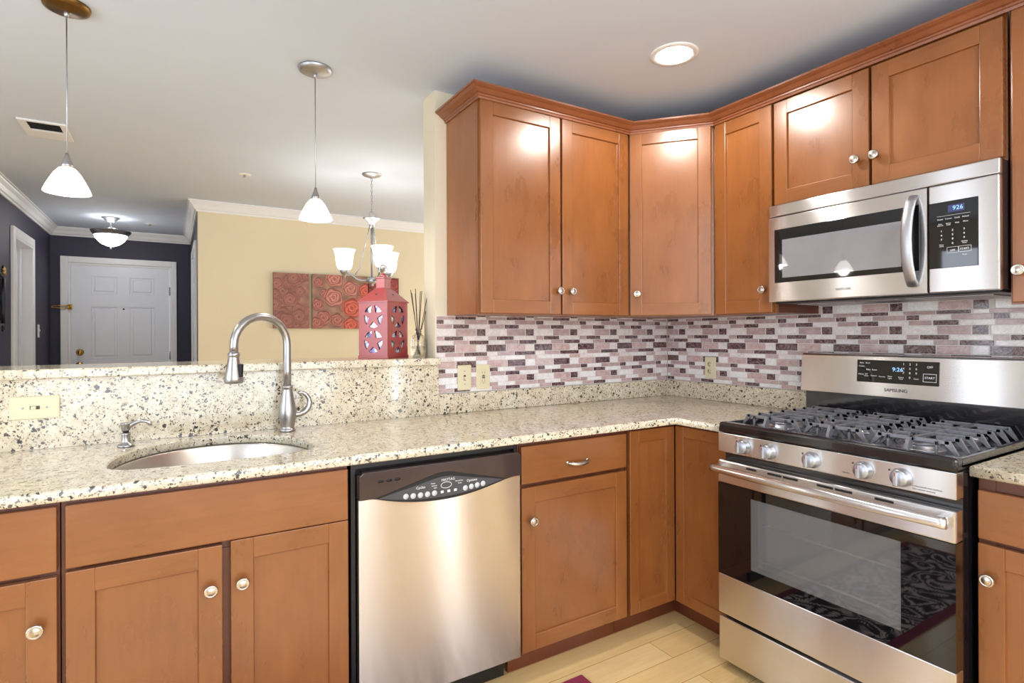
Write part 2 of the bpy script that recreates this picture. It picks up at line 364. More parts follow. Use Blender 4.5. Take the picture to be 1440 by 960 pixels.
def build_split(mb, name, mats, parent):
    """one object per separate piece"""
    bm = mb.bm; bm.verts.ensure_lookup_table(); bm.verts.index_update(); bm.faces.index_update(); seen = set(); first = None
    for v in bm.verts:
        if v.index in seen: continue
        st = [v]; isl = set()
        while st:
            a = st.pop()
            if a.index in isl: continue
            isl.add(a.index); st += [e.other_vert(a) for e in a.link_edges]
        seen |= isl
        nb = bmesh.new(); mp = {}
        for i in sorted(isl): mp[i] = nb.verts.new(bm.verts[i].co)
        done = set()
        for i in isl:
            for f in bm.verts[i].link_faces:
                if f.index in done: continue
                done.add(f.index); g = nb.faces.new([mp[q.index] for q in f.verts]); g.smooth = f.smooth; g.material_index = f.material_index
        me = bpy.data.meshes.new(name); nb.to_mesh(me); nb.free(); me.materials.append(M[mats] if isinstance(mats, str) else mats)
        o = bpy.data.objects.new(name, me); COL.objects.link(o); o.parent = parent
    bm.free()
def tag(o, label=None, cat=None, group=None, kind=None):
    if label: o['label'] = label
    if cat: o['category'] = cat
    if group: o['group'] = group
    if kind: o['kind'] = kind
    return o
def thing(name, label, cat, loc=(0, 0, 0), rz=0., group=None):
    o = bpy.data.objects.new(name, None); o.empty_display_size = .05; COL.objects.link(o)
    o.location = loc; o.rotation_euler = (0, 0, rz); return tag(o, label, cat, group)
def struct(o): o['kind'] = 'structure'; return o
KIDS = {}
def copy_tree(o, parent=None):
    c = o.copy(); COL.objects.link(c)
    if parent is not None: c.parent = parent
    for ch in [x for x in bpy.data.objects if x.parent == o]: copy_tree(ch, c)
    return c
def text(body, size, mat, parent, T, name='lettering', ext=.0004, align='CENTER'):
    cu = bpy.data.curves.new('txt', 'FONT'); cu.body = body; cu.size = size; cu.align_x = align; cu.align_y = 'CENTER'; cu.extrude = ext; cu.resolution_u = 3
    t = bpy.data.objects.new('txt', cu); COL.objects.link(t)
    dg = bpy.context.evaluated_depsgraph_get(); me = bpy.data.meshes.new_from_object(t.evaluated_get(dg))
    bpy.data.objects.remove(t); bpy.data.curves.remove(cu)
    me.transform(T); me.name = name; me.materials.clear(); me.materials.append(M[mat])
    o = bpy.data.objects.new(name, me); COL.objects.link(o)
    if parent is not None: o.parent = parent
    return o
def TXT(x, y, z): return Matrix.Translation((x, y, z)) @ Matrix.Rotation(R(90), 4, 'X')   # faces -y in the local frame
def join_text(items, mat, parent, name):
    """several short prints as one mesh: items (body, size, x, y, z)"""
    bm = bmesh.new()
    for body, size, x, y, z in items:
        cu = bpy.data.curves.new('txt', 'FONT'); cu.body = body; cu.size = size; cu.align_x = 'CENTER'; cu.align_y = 'CENTER'; cu.extrude = .0003; cu.resolution_u = 2
        t = bpy.data.objects.new('txt', cu); COL.objects.link(t)
        me = bpy.data.meshes.new_from_object(t.evaluated_get(bpy.context.evaluated_depsgraph_get()))
        bpy.data.objects.remove(t); bpy.data.curves.remove(cu); me.transform(TXT(x, y, z)); bm.from_mesh(me); bpy.data.meshes.remove(me)
    me = bpy.data.meshes.new(name); bm.to_mesh(me); bm.free(); me.materials.append(M[mat])
    o = bpy.data.objects.new(name, me); COL.objects.link(o); o.parent = parent
    return o

# ------------------------------------------------------------------ the setting
ZC = 2.388
mb = MB(); mb.box(-5.0, 1.0, -3.8, 4.95, -.10, 0.)
struct(mb.build('floor', 'floor'))
mb = MB(); mb.box(-5.0, 1.0, -3.8, 4.95, ZC, ZC+.12)
struct(mb.build('ceiling', 'ceiling'))
# kitchen walls
mb = MB(); mb.box(-1.49, .12, 0., .13, 0, ZC)
struct(mb.build('wall_back', 'kitchen_paint'))
mb = MB(); mb.box(0., .12, -3.8, 0., 0, ZC)
struct(mb.build('wall_right', 'kitchen_paint'))
mb = MB(); mb.box(-3.6, -1.491, 0., .13, 0, 1.139)
struct(mb.build('wall_half', 'cream_paint'))
# dining room walls
mb = MB(); mb.box(-2.33, 1.12, 2.93, 3.05, 0, ZC)
struct(mb.build('wall_dining', 'cream_paint'))
mb = MB(); mb.box(1.0, 1.12, .13, 2.93, 0, ZC)
struct(mb.build('wall_dining_side', 'cream_paint'))
# entry hall walls
mb = MB(); mb.box(-2.33, -2.21, 3.05, 4.95, 0, ZC)
struct(mb.build('wall_hall_right', 'navy_paint'))
mb = MB(); DX0, DX1, DT = -3.425, -2.522, 2.035
mb.box(-3.69, DX0, 4.9, 5.02, 0, ZC).box(DX1, -2.21, 4.9, 5.02, 0, ZC).box(DX0, DX1, 4.9, 5.02, DT, ZC)
struct(mb.build('wall_entry', 'navy_paint'))
LY0, LY1, LT = 3.36, 3.99, 2.06
mb = MB(); mb.box(-3.69, -3.57, 2.5, LY0, 0, ZC).box(-3.69, -3.57, LY1, 4.9, 0, ZC).box(-3.69, -3.57, LY0, LY1, LT, ZC)
struct(mb.build('wall_left', 'navy_paint'))
mb = MB(); mb.box(-5.0, -3.69, 2.5, 2.62, 0, ZC)
struct(mb.build('wall_living', 'room_paint'))
# outer walls: wide left window, and openings added for the extra lights
mb = MB(); mb.box(-5.12, -5., -3.8, -2.62, 0, ZC).box(-5.12, -5., -.62, -.11, 0, ZC).box(-5.12, -5., .23, 2.62, 0, ZC).box(-5.12, -5., -.11, .23, 0, .58).box(-5.12, -5., -.11, .23, 2.12, ZC).box(-5.12, -5., -2.62, -.62, 0, .30).box(-5.12, -5., -2.62, -.62, 2.2, ZC)
struct(mb.build('wall_living_side', 'room_paint'))
mb = MB(); mb.box(-5.12, -3.6, -3.92, -3.8, 0, ZC).box(-1.0, -.40, -3.92, -3.8, 0, ZC).box(-.26, .12, -3.92, -3.8, 0, ZC).box(-.40, -.26, -3.92, -3.8, 0, .15).box(-.40, -.26, -3.92, -3.8, 2.15, ZC).box(-3.6, -1., -3.92, -3.8, 0, .55).box(-3.6, -1., -3.92, -3.8, 2.25, ZC)
struct(mb.build('wall_rear', 'room_paint'))
mb = MB()
for a, b in ((-2.62, -2.57), (-1.65, -1.59), (-.67, -.62)): mb.box(-5.1, -5.03, a, b, .3, 2.2)
mb.box(-5.1, -5.03, -2.62, -.62, .3, .36).box(-5.1, -5.03, -2.62, -.62, 2.14, 2.2)
struct(mb.build('window_1', 'trim_white'))
mb = MB()
for a, b in ((-3.6, -3.54), (-2.33, -2.27), (-1.06, -1.)): mb.box(a, b, -3.91, -3.84, .55, 2.25)
mb.box(-3.6, -1, -3.91, -3.84, .55, .61).box(-3.6, -1, -3.91, -3.84, 2.19, 2.25)
struct(mb.build('added_window_2', 'trim_white'))  # added window frame, goes with the rear fill
mb = MB(); mb.box(-.40, -.385, -3.91, -3.80, .15, 2.15).box(-.275, -.26, -3.91, -3.80, .15, 2.15).box(-.385, -.275, -3.91, -3.80, .15, .17).box(-.385, -.275, -3.91, -3.80, 2.13, 2.15)
struct(mb.build('added_window_3', 'trim_white'))  # added narrow opening, there only for the dishwasher streak
mb = MB(); mb.box(-5.11, -5.0, -.11, -.09, .58, 2.12).box(-5.11, -5.0, .21, .23, .58, 2.12).box(-5.11, -5.0, -.09, .21, .58, .60).box(-5.11, -5.0, -.09, .21, 2.10, 2.12)
struct(mb.build('added_window_4', 'trim_white'))  # added narrow opening, there for the sheen on the lantern

# white crown mouldings of the far rooms
CP = [(0, ZC-.085), (.012, ZC-.085), (.016, ZC-.072), (.026, ZC-.066), (.040, ZC-.040), (.058, ZC-.020), (.062, ZC-.012), (.072, ZC-.010), (.072, ZC), (0, ZC)]
mb = MB(); mb.sweep([(-3.57, 2.5), (-3.57, 4.9), (-2.33, 4.9), (-2.33, 2.93), (1.0, 2.93)], CP)
struct(mb.build('trim_1', 'trim_white'))

# entry door with casing
mb = MB(); CW = .062
mb.box(DX0-CW, DX0, 4.878, 4.9, 0, DT+CW, .004).box(DX1, DX1+CW-.012, 4.878, 4.9, 0, DT+CW, .004).box(DX0, DX1, 4.878, 4.9, DT, DT+CW, .004)
mb.box(DX0, DX0+.02, 4.9, 5.0, 0, DT).box(DX1-.02, DX1, 4.9, 5.0, 0, DT).box(DX0+.02, DX1-.02, 4.9, 5.0, DT-.02, DT)
struct(mb.build('trim_2', 'trim_white'))
def panel_door(name, w, h, panels, th=.04):
    """six-panel door slab in a local frame, front at y=0"""
    mb = MB(); xs = sorted({0, w} | {p[0] for p in panels} | {p[1] for p in panels}); zs = sorted({0, h} | {p[2] for p in panels} | {p[3] for p in panels})
    for x0, x1 in zip(xs, xs[1:]):
        for z0, z1 in zip(zs, zs[1:]):
            ins = any(p[0] <= x0 and x1 <= p[1] and p[2] <= z0 and z1 <= p[3] for p in panels)
            if not ins: mb.box(x0, x1, 0, th, z0, z1)
    for a, b, c, d in panels:
        mb.box(a, b, .012, th, c, d)
        e = .03; tb = [(a, c), (b, c), (b, d), (a, d)]
        mb.box(a+e, b-e, .003, .013, c+e, d-e, .006)
        mb.box(a, a+.012, .004, .013, c, d, .003).box(b-.012, b, .004, .013, c, d, .003).box(a, b, .004, .013, c, c+.012, .003).box(a, b, .004, .013, d-.012, d, .003)
    return mb
dr = thing('door_1', None, None, (DX0+.022, 4.905, 0.008)); struct(dr)
w = DX1-DX0-.044
pn = []
for a, b in ((.165, .395), (.495, .725)):
    pn += [(a, b, 1.71, 1.90), (a, b, 1.03, 1.58), (a, b, .22, .86)]
panel_door('slab', w, DT-.03, pn).build('door_slab', 'door_paint', dr)
mb = MB(); mb.lathe([(0, -.001), (.032, 0), (.034, .006), (.026, .012), (.020, .03), (.014, .034), (0, .035)], (.072, 0, 1.10), '-y').box(.066, .078, -.045, -.028, 1.085, 1.115, .003)
mb.build('deadbolt', 'brass', dr)
mb = MB(); mb.lathe([(0, -.001), (.030, 0), (.030, .006), (.012, .012), (.012, .034), (.028, .042), (.033, .056), (.026, .068), (0, .072)], (.072, 0, .97), '-y')
mb.build('door_knob', 'brass', dr)
mb = MB(); mb.lathe([(0, -.001), (.009, 0), (.009, .004), (0, .005)], (.445, 0, 1.555), '-y', seg=16); mb.build('peephole', 'slot_dark', dr)
for z in (1.76, 1.05, .28):
    mb = MB(); mb.cyl((w+.006, -.004, z-.045), (w+.006, -.004, z+.045), .007, 10).box(w-.016, w+.006, -.002, .002, z-.045, z+.045); mb.build('hinge', 'silver', dr)
g = thing('door_guard', 'brass swing bar guard reaching out left from the entry door casing', 'door guard', (-3.405, 4.876, 1.575))
mb = MB(); mb.box(-.022, .016, -.004, .002, -.028, .028, .002); mb.build('mounting_plate', 'brass', g)
mb = MB(); mb.tube([(0, -.012, .012), (-.08, -.02, .012), (-.14, -.02, .010), (-.15, -.02, 0), (-.14, -.02, -.010), (-.08, -.02, -.012), (0, -.012, -.012)], .0055, 8).cyl((0, -.012, -.024), (0, -.012, .024), .008, 10); mb.build('swing_bar', 'brass', g)

# doorway on the navy wall, white door ajar inside
mb = MB(); CW = .07
for a, b in ((LY0-CW, LY0), (LY1, LY1+CW)): mb.box(-3.57, -3.548, a, b, 0, LT+CW, .004)
mb.box(-3.57, -3.548, LY0, LY1, LT, LT+CW, .004)
mb.box(-3.69, -3.55, LY0-.001, LY0+.02, 0, LT).box(-3.69, -3.55, LY1-.02, LY1+.001, 0, LT).box(-3.69, -3.55, LY0, LY1, LT-.02, LT+.001)
struct(mb.build('trim_3', 'trim_white'))
mb = MB(); mb.box(-3.675, -3.64, LY0+.02, LY1-.02, .01, LT-.02, .002); mb.box(-3.64, -3.622, LY1-.075, LY1-.02, .01, LT-.02, .003)
struct(mb.build('door_2', 'door_paint'))
# door on the hall's right wall, seen as a thin sliver
mb = MB(); mb.box(-2.352, -2.33, 3.16, 3.23, 0, 2.10, .004).box(-2.352, -2.33, 4.02, 4.09, 0, 2.10, .004).box(-2.352, -2.33, 3.23, 4.02, 2.03, 2.10, .004)
struct(mb.build('trim_4', 'trim_white'))
d3 = thing('door_3', None, None, (-2.331, 3.25, .01)); struct(d3)
mb = MB(); mb.box(-.012, .0, 0, .75, 0, 2.01, .002); mb.build('door_slab', 'door_paint', d3)
for z in (1.76, 1.03):
    mb = MB(); mb.cyl((-.016, -.006, z-.04), (-.016, -.006, z+.04), .007, 10); mb.build('hinge', 'silver', d3)

# wall switch on the navy wall
sw = thing('light_switch', 'white switch plate on the navy wall beside the white doorway', 'light switch', (-3.57, 4.305, 1.325), R(90))
mb = MB(); mb.box(-.036, .036, -.006, 0, -.06, .06, .003); mb.build('wall_plate', 'white_plastic', sw)
mb = MB(); mb.box(-.006, .006, -.016, -.005, -.004, .012, .002); mb.build('toggle', 'white_plastic', sw)

# mirror cut by the frame edge
mr = thing('wall_mirror', 'black iron framed mirror with gold leaf top on the navy wall', 'mirror', (-3.57, 2.78, 1.36), R(90))
mb = MB(); mb.box(-.19, .19, -.008, -.002, .03, .33); mb.build('mirror_glass', 'mirror_glass', mr)
mb = MB()
for sx in (-1, 1):
    mb.tube([(sx*.20, -.018, 0), (sx*.205, -.018, .10), (sx*.20, -.018, .22), (sx*.21, -.018, .34)], .011, 8)
    mb.tube([(sx*(.205+.028*math.sin(a)*(1-a/9)), -.018, .36+.05*(1-math.cos(a))*(1-a/9)) for a in [k*.5 for k in range(13)]], .006, 6)
    mb.tube([(sx*(.200+.03*math.sin(a)*(1-a/9)), -.018, -.005-.03*(1-math.cos(a))*(1-a/9)) for a in [k*.5 for k in range(13)]], .006, 6)
mb.tube([(-.20, -.018, .34), (-.1, -.018, .365), (0, -.018, .375), (.1, -.018, .365), (.20, -.018, .34)], .010, 8).tube([(-.2, -.018, .005), (0, -.018, -.012), (.2, -.018, .005)], .010, 8)
mb.build('frame', 'mirror_frame', mr)
mb = MB()
for sx, z in ((-1, .37), (1, .37), (1, .395), (-1, .395), (0, .40)):
    for k in range(4):
        a = R(30+40*k); mb.lathe([(0, 0), (.011, .014), (.007, .03), (0, .042)], (0, 0, 0), 'z', 8, T=Matrix.Translation((sx*.215, -.022, z-.01)) @ Matrix.Rotation(a-R(90), 4, 'Y'))
build_split(mb, 'gold_leaf', 'gold_leaf', mr)

# ------------------------------------------------------------------ cabinets
def knob(parent, x, y, z):
    """round satin knob standing out towards -y"""
    mb = MB(); mb.lathe([(0, 0), (.0085, 0), (.0075, .004), (.0055, .010), (.0070, .016), (.0155, .019), (.0172, .0225), (.0165, .0262), (.0135, .0275), (.0118, .0262), (.0098, .0268), (.006, .0285), (0, .029)], (x, y, z), '-y', 28)
    return mb.build('knob', 'knob_metal', parent)
def shaker(parent, x0, x1, z0, z1, y=0., th=.02, st=.058, name='door', flat=False):
    """shaker door / drawer front; front face at y-th"""
    mb = MB(); f = y-th
    if flat:
        mb.box(x0, x1, f, y, z0, z1, .003, 1)
    else:
        b = .0022
        mb.box(x0, x0+st, f, y, z0, z1, b, 0).box(x1-st, x1, f, y, z0, z1, b, 0)
        mb.box(x0+st-.001, x1-st+.001, f, y, z1-st, z1, b, 1).box(x0+st-.001, x1-st+.001, f, y, z0, z0+st, b, 1)
        mb.box(x0+st-.006, x1-st+.006, f+.009, y-.003, z0+st-.006, z1-st+.006, 0, 0)
        # chamfer round the panel
        c = .0015
        for q in ([(x0+st, z0+st), (x0+st+c, z0+st+c), (x0+st+c, z1-st-c), (x0+st, z1-st)], [(x1-st, z0+st), (x1-st, z1-st), (x1-st-c, z1-st-c), (x1-st-c, z0+st+c)],
                  [(x0+st, z1-st), (x0+st+c, z1-st-c), (x1-st-c, z1-st-c), (x1-st, z1-st)], [(x0+st, z0+st), (x1-st, z0+st), (x1-st-c, z0+st+c), (x0+st+c, z0+st+c)]):
            tb = bmesh.new(); vs = []
            for k, (u, v) in enumerate(q):
                inner = (x0+st+c-1e-6 <= u <= x1-st-c+1e-6) and (z0+st+c-1e-6 <= v <= z1-st-c+1e-6)
                vs.append(tb.verts.new((u, f+.0092 if inner else f+.002, v)))
            fc = tb.faces.new(vs); fc.normal_update()
            if fc.normal.y > 0: fc.normal_flip()
            mb._add(tb, 0)
    return mb.build(name, ['wood_v', 'wood_h'], parent)
ZT = .884   # underside of the granite
def carcass(parent, w, d=.61, z0=.10, z1=ZT, toe=True, side='wood_side'):
    mb = MB(); t = .018
    mb.box(0, t, .019, d, z0, z1).box(w-t, w, .019, d, z0, z1).box(t, w-t, .019, d, z0, z0+t).box(t, w-t, d-.006, d, z0, z1)
    mb.build('carcass', side, parent)
    mb = MB(); s = .038
    mb.box(0, s, 0, .019, z0, z1, .001).box(w-s, w, 0, .019, z0, z1, .001).box(s, w-s, 0, .019, z1-s, z1, .001).box(s, w-s, 0, .019, z0, z0+s, .001).box(s, w-s, .004, .019, .69, .73)
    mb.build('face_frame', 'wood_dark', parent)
    if toe:
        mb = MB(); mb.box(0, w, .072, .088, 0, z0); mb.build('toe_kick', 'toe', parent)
YF = -.612      # face-frame plane of the back run
# leftmost base cabinet
c = thing('base_cabinet', 'wooden base cabinet with one drawer at far left, left of the sink base', 'cabinet', (-3.20, YF, 0))
carcass(c, .455)
shaker(c, .008, .451, .712, .868, name='drawer', flat=True)
d = shaker(c, .008, .451, .112, .700); knob(d, .414, -.02, .588)
# sink base
c = thing('sink_base_cabinet', 'wide two-door wooden base cabinet under the sink with long false front', 'cabinet', (-2.743, YF, 0))
carcass(c, .690)
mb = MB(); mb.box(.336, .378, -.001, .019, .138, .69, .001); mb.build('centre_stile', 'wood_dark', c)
shaker(c, .010, .688, .714, .868, name='false_front', flat=True)
d = shaker(c, .010, .347, .112, .706); knob(d, .318, -.02, .594)
d = shaker(c, .367, .688, .112, .712); knob(d, .395, -.02, .596)
# drawer base right of the dishwasher
c = thing('base_cabinet', 'wooden base cabinet with one drawer and one door, right of the dishwasher', 'cabinet', (-1.437, YF, 0))
carcass(c, .526)
d = shaker(c, .008, .520, .728, .866, name='drawer', flat=True)
mb = MB(); P = []
for k in range(13):
    a = PI*k/12; P.append((.264-.048*math.cos(a), -.02-.024*math.sin(a)**.7, .785-.006*math.sin(a)))
mb.tube(P, [.0045+.004*math.sin(PI*k/12) for k in range(13)], 10)
for sx in (-1, 1): mb.lathe([(0, 0), (.008, 0), (.0085, .003), (.005, .007), (0, .007)], (.264+sx*.048, -.02, .785), '-y', 14)
mb.build('pull_handle', 'knob_metal', d)
d = shaker(c, .008, .520, .112, .714); knob(d, .048, -.02, .594)
# corner base
c = thing('corner_base_cabinet', 'wooden corner base cabinet with two narrow doors meeting at right angles', 'cabinet', (-.908, YF, 0))
mb = MB(); mb.box(0, .018, .019, .61, .10, ZT).box(.018, .89, .60, .61, .10, ZT).box(.87, .89, -.31, .60, .1, ZT).box(.315, .87, -.315, -.297, .10, ZT).box(.018, .87, .019, .60, .1, .118)
mb.build('carcass', 'wood_side', c)
mb = MB(); mb.box(0, .296, 0, .019, .10, .118).box(0, .296, 0, .019, .866, ZT).box(0, .016, 0, .019, .118, .866).box(.296, .315, -.315, .019, .10, .112).box(.296, .315, -.315, .019, .866, ZT).box(.296, .315, -.006, .019, .112, .866).box(.296, .315, -.315, -.296, .112, .866)
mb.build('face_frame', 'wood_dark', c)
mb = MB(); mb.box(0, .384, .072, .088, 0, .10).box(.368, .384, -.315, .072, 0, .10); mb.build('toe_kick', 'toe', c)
shaker(c, .010, .272, .110, .872, st=.05)
d = shaker(c, .020, .300, .106, .874, st=.046)
for v in d.data.vertices: v.co = Vector((.296+v.co.y, -v.co.x, v.co.z))
d.data.update()
# right of the range
c = thing('base_cabinet', 'wooden base cabinet with drawer and door, right of the range', 'cabinet', (-.612, -1.700, 0), R(-90))
carcass(c, .46)
shaker(c, .004, .455, .714, .846, name='drawer', flat=True)
d = shaker(c, .004, .455, .112, .702); knob(d, .030, -.02, .612)

# ---- wall cabinets
ZU0, ZU1 = 1.361, 2.258
def wallbox(parent, w, d, z0, z1, y0=0):
    mb = MB(); mb.box(0, w, y0+.019, d, z0+.004, z1); mb.build('carcass', 'wood_side', parent)
    mb = MB(); s = .03; mb.box(0, s, 0, .019, z0, z1, .001).box(w-s, w, 0, .019, z0, z1, .001).box(s, w-s, 0, .019, z1-s, z1).box(s, w-s, 0, .019, z0, z0+s); mb.build('face_frame', 'wood_v', parent)
c = thing('wall_cabinet', 'wide two-door wooden wall cabinet left of the corner, beside the pass-through', 'wall cabinet', (-1.4316, -.303, ZU0))
H = ZU1-ZU0
mb = MB(); mb.box(0, .836, .019, .302, .003, H); mb.build('carcass', 'wood_side', c)
mb = MB(); mb.box(0, .03, 0, .019, 0, H).box(.806, .836, 0, .019, 0, H).box(.03, .806, 0, .019, H-.03, H).box(.03, .806, 0, .019, 0, .03); mb.build('face_frame', 'wood_v', c)
mb = MB(); mb.box(.406, .426, 0, .019, .03, H-.03); mb.build('centre_stile', 'wood_dark', c)  # dark wood puts the shade of the door gap into the colour
d = shaker(c, .006, .412, .004, H-.007); knob(d, .397, -.02, .108)
d = shaker(c, .422, .820, .004, H-.007); knob(d, .466, -.02, .108)
# diagonal corner cabinet
ax, ay, bx, by = -.5955, -.303, -.335, -.606
ang = math.atan2(by-ay, bx-ax); wd = math.hypot(bx-ax, by-ay)
c = thing('corner_wall_cabinet', 'diagonal single-door wooden wall cabinet set across the corner', 'wall cabinet', (ax, ay, ZU0), ang)
mb = MB(); Ti = (Matrix.Translation((ax, ay, 0)) @ Matrix.Rotation(ang, 4, 'Z')).inverted()
pol = [(ax, ay+.016), (ax, -.001), (-.001, -.001), (-.001, by), (bx+.014, by)]
mb.prism(pol, .003, H, 'xy', T=Ti); mb.build('carcass', 'wood_side', c)
mb = MB(); mb.box(.002, .03, 0, .019, 0, H).box(wd-.03, wd-.002, 0, .019, 0, H).box(.03, wd-.03, 0, .019, H-.03, H).box(.03, wd-.03, 0, .019, 0, .03); mb.build('face_frame', 'wood_v', c)
d = shaker(c, .012, wd-.014, .004, H-.007); knob(d, .048, -.02, .108)
# narrow cabinet between the corner and the microwave
XR = -.325
c = thing('wall_cabinet', 'narrow single-door wooden wall cabinet between corner and microwave', 'wall cabinet', (XR, -.609, ZU0), R(-90))
mb = MB(); mb.box(0, .303, .019, .324, .003, H); mb.build('carcass', 'wood_dark', c)  # darker wood stands in for shade on the side by the microwave
mb = MB(); mb.box(0, .03, 0, .019, 0, H).box(.277, .303, 0, .019, 0, H).box(.03, .277, 0, .019, H-.03, H).box(.03, .277, 0, .019, 0, .03); mb.build('face_frame', 'wood_v', c)
d = shaker(c, .010, .297, .004, H-.012); knob(d, .262, -.02, .101)
# over the microwave
c = thing('wall_cabinet', 'short two-door wooden wall cabinet directly above the microwave', 'wall cabinet', (XR, -.914, 1.803), R(-90))
h2 = ZU1-1.803
mb = MB(); mb.box(0, .766, .019, .324, .003, h2); mb.build('carcass', 'wood_side', c)
mb = MB(); mb.box(0, .03, 0, .019, 0, h2).box(.736, .766, 0, .019, 0, h2).box(.03, .736, 0, .019, h2-.03, h2).box(.03, .736, 0, .019, 0, .03); mb.build('face_frame', 'wood_v', c)
mb = MB(); mb.box(.372, .394, 0, .019, .03, h2-.03); mb.build('centre_stile', 'wood_dark', c)  # shade between the two doors, given as darker wood
d = shaker(c, .004, .377, .010, h2-.016); knob(d, .336, -.02, .112)
d = shaker(c, .387, .760, .010, h2-.016); knob(d, .402, -.02, .112)
# right of the microwave, cut by the frame
c = thing('wall_cabinet', 'wooden wall cabinet at far right, right of the microwave, cut by the frame', 'wall cabinet', (XR, -1.686, ZU0), R(-90))
mb = MB(); mb.box(0, .46, .019, .324, .003, H); mb.build('carcass', 'wood_side', c)
mb = MB(); mb.box(0, .03, 0, .019, 0, H).box(.43, .46, 0, .019, 0, H).box(.03, .43, 0, .019, H-.03, H).box(.03, .43, 0, .019, 0, .03); mb.build('face_frame', 'wood_v', c)
d = shaker(c, .008, .455, .006, H-.010); knob(d, .028, -.02, .101)
# crown along the top of all of them
KP = [(0, 2.246), (.006, 2.246), (.008, 2.254), (.013, 2.256), (.014, 2.262), (.022, 2.264), (.036, 2.276), (.048, 2.281), (.052, 2.284), (.055, 2.284), (.055, 2.292), (-.012, 2.292), (-.012, 2.259), (0, 2.259)]
mb = MB(); mb.sweep([(-1.4326, -.001), (-1.4326, -.324), (ax-.006, -.324), (-.346, -.614), (-.346, -2.146)], KP)
tag(mb.build('cabinet_crown', 'wood_crown', None, (-1.4326, -.3, 2.246)), 'wooden crown moulding running along the tops of all the wall cabinets', 'moulding')

# ------------------------------------------------------------------ granite
SKX, SKB, SKF, SKA = -2.39, -.078, -.522, .277
def sink_outline(grow=0., n=56):
    pts = []; cy = -.40
    for k in range(n):
        a = 2*PI*k/n; c_, s_ = math.cos(a), math.sin(a)
        if s_ >= 0: x, y = (SKA+grow)*c_, (SKB-cy+grow)*s_
        else: x, y = (SKA+grow)*math.copysign(abs(c_)**.5, c_), (cy-SKF+grow)*-abs(s_)**.62
        pts.append((SKX+x, cy+y))
    return pts
def counter_with_hole(name, outer, hole, z0, z1, label):
    cu = bpy.data.curves.new('ct', 'CURVE'); cu.dimensions = '2D'; cu.fill_mode = 'BOTH'
    for pts in ([outer, hole] if hole else [outer]):
        sp = cu.splines.new('POLY'); sp.points.add(len(pts)-1); sp.use_cyclic_u = True
        for p, q in zip(sp.points, pts): p.co = (q[0], q[1], 0, 1)
    b = .005; cu.extrude = (z1-z0)/2-b; cu.bevel_depth = b; cu.bevel_resolution = 2; cu.offset = -b
    t = bpy.data.objects.new('ct', cu); COL.objects.link(t)
    me = bpy.data.meshes.new_from_object(t.evaluated_get(bpy.context.evaluated_depsgraph_get())); bpy.data.objects.remove(t); bpy.data.curves.remove(cu)
    me.transform(Matrix.Translation((0, 0, (z0+z1)/2))); me.name = name; me.materials.clear(); me.materials.append(M['granite'])
    o = bpy.data.objects.new(name, me); COL.objects.link(o)
    return tag(o, label, 'countertop')
counter_with_hole('countertop', [(-3.2, -.662), (-.662, -.662), (-.662, -.921), (-.002, -.921), (-.002, -.002), (-3.2, -.002)], sink_outline(), ZT, .914,
                  'L-shaped speckled cream granite countertop running from the sink to the range')
counter_with_hole('countertop', [(-.662, -1.697), (-.002, -1.697), (-.002, -2.16), (-.662, -2.16)], None, ZT, .914, 'small piece of granite countertop on the right of the range')
mb = MB(); mb.box(-1.482, -.0215, -.0215, -.0015, .9145, 1.006, .002).box(-.0215, -.0015, -.921, -.0015, .9145, 1.006, .002)
tag(mb.build('granite_upstand', 'granite', None, (-1.4, -.01, .9145)), 'low granite upstand below the mosaic tiles, round the corner', 'backsplash')
mb = MB(); mb.box(-.0215, -.0015, -2.16, -1.697, .9145, 1.006, .002)
tag(mb.build('granite_upstand', 'granite', None, (-.01, -1.9, .9145)), 'short granite upstand on the wall right of the range', 'backsplash')
mb = MB(); mb.box(-3.2, -1.484, -.0215, -.001, .9145, 1.1395)
tag(mb.build('granite_splash', 'granite', None, (-2.4, -.01, .9145)), 'tall granite splash facing the half wall behind the sink', 'backsplash')
mb = MB(); mb.box(-3.6, -1.4925, -.05, .29, 1.140, 1.172, .005).box(-1.4935, -1.484, -.05, -.001, 1.140, 1.172, .004)
tag(mb.build('bar_ledge', 'granite', None, (-2.4, .1, 1.140)), 'raised granite bar ledge on top of the half wall', 'bar ledge')

# ---- mosaic tiles
D_, I_, K_, L_, W_ = 1, 2, 3, 4, 5      # dark, mid mauve, pink, light, white
ROWS = {
 'a': [(.0, .40, I_), (.41, .80, D_), (.82, 1.0, L_)],
 'b': [(.04, .20, D_), (.21, .575, L_), (.585, 1.025, I_)],
 'c': [(.07, .355, I_), (.37, .665, D_), (.68, 1.055, L_)],
 'A': [(.01, .41, L_), (.42, .80, I_), (.815, .985, D_)],
 'd': [(.04, .20, I_), (.21, .555, D_), (.565, 1.025, L_)],
 'e': [(.055, .365, L_), (.375, .66, I_), (.675, 1.045, D_)],
 'B': [(.0, .40, D_), (.415, .80, K_), (.81, .99, L_)],
 'f': [(.025, .215, L_), (.225, .565, I_), (.575, 1.015, D_)],
 'g': [(.065, .37, L_), (.38, .79, W_), (.80, 1.055, K_)],
 'C': [(.02, .415, K_), (.43, .80, D_), (.815, 1.005, W_)],
 'h': [(.07, .225, D_), (.235, .575, W_), (.585, 1.06, I_)],
 'i': [(.09, .37, I_), (.385, .675, D_), (.69, 1.08, W_)],
 'E': [(.055, .425, W_), (.435, .81, K_), (.825, .99, D_)],
 'j': [(.065, .225, I_), (.235, .575, W_), (.585, 1.055, K_)],
 'k': [(.11, .37, K_), (.385, .68, D_), (.69, 1.10, W_)]}
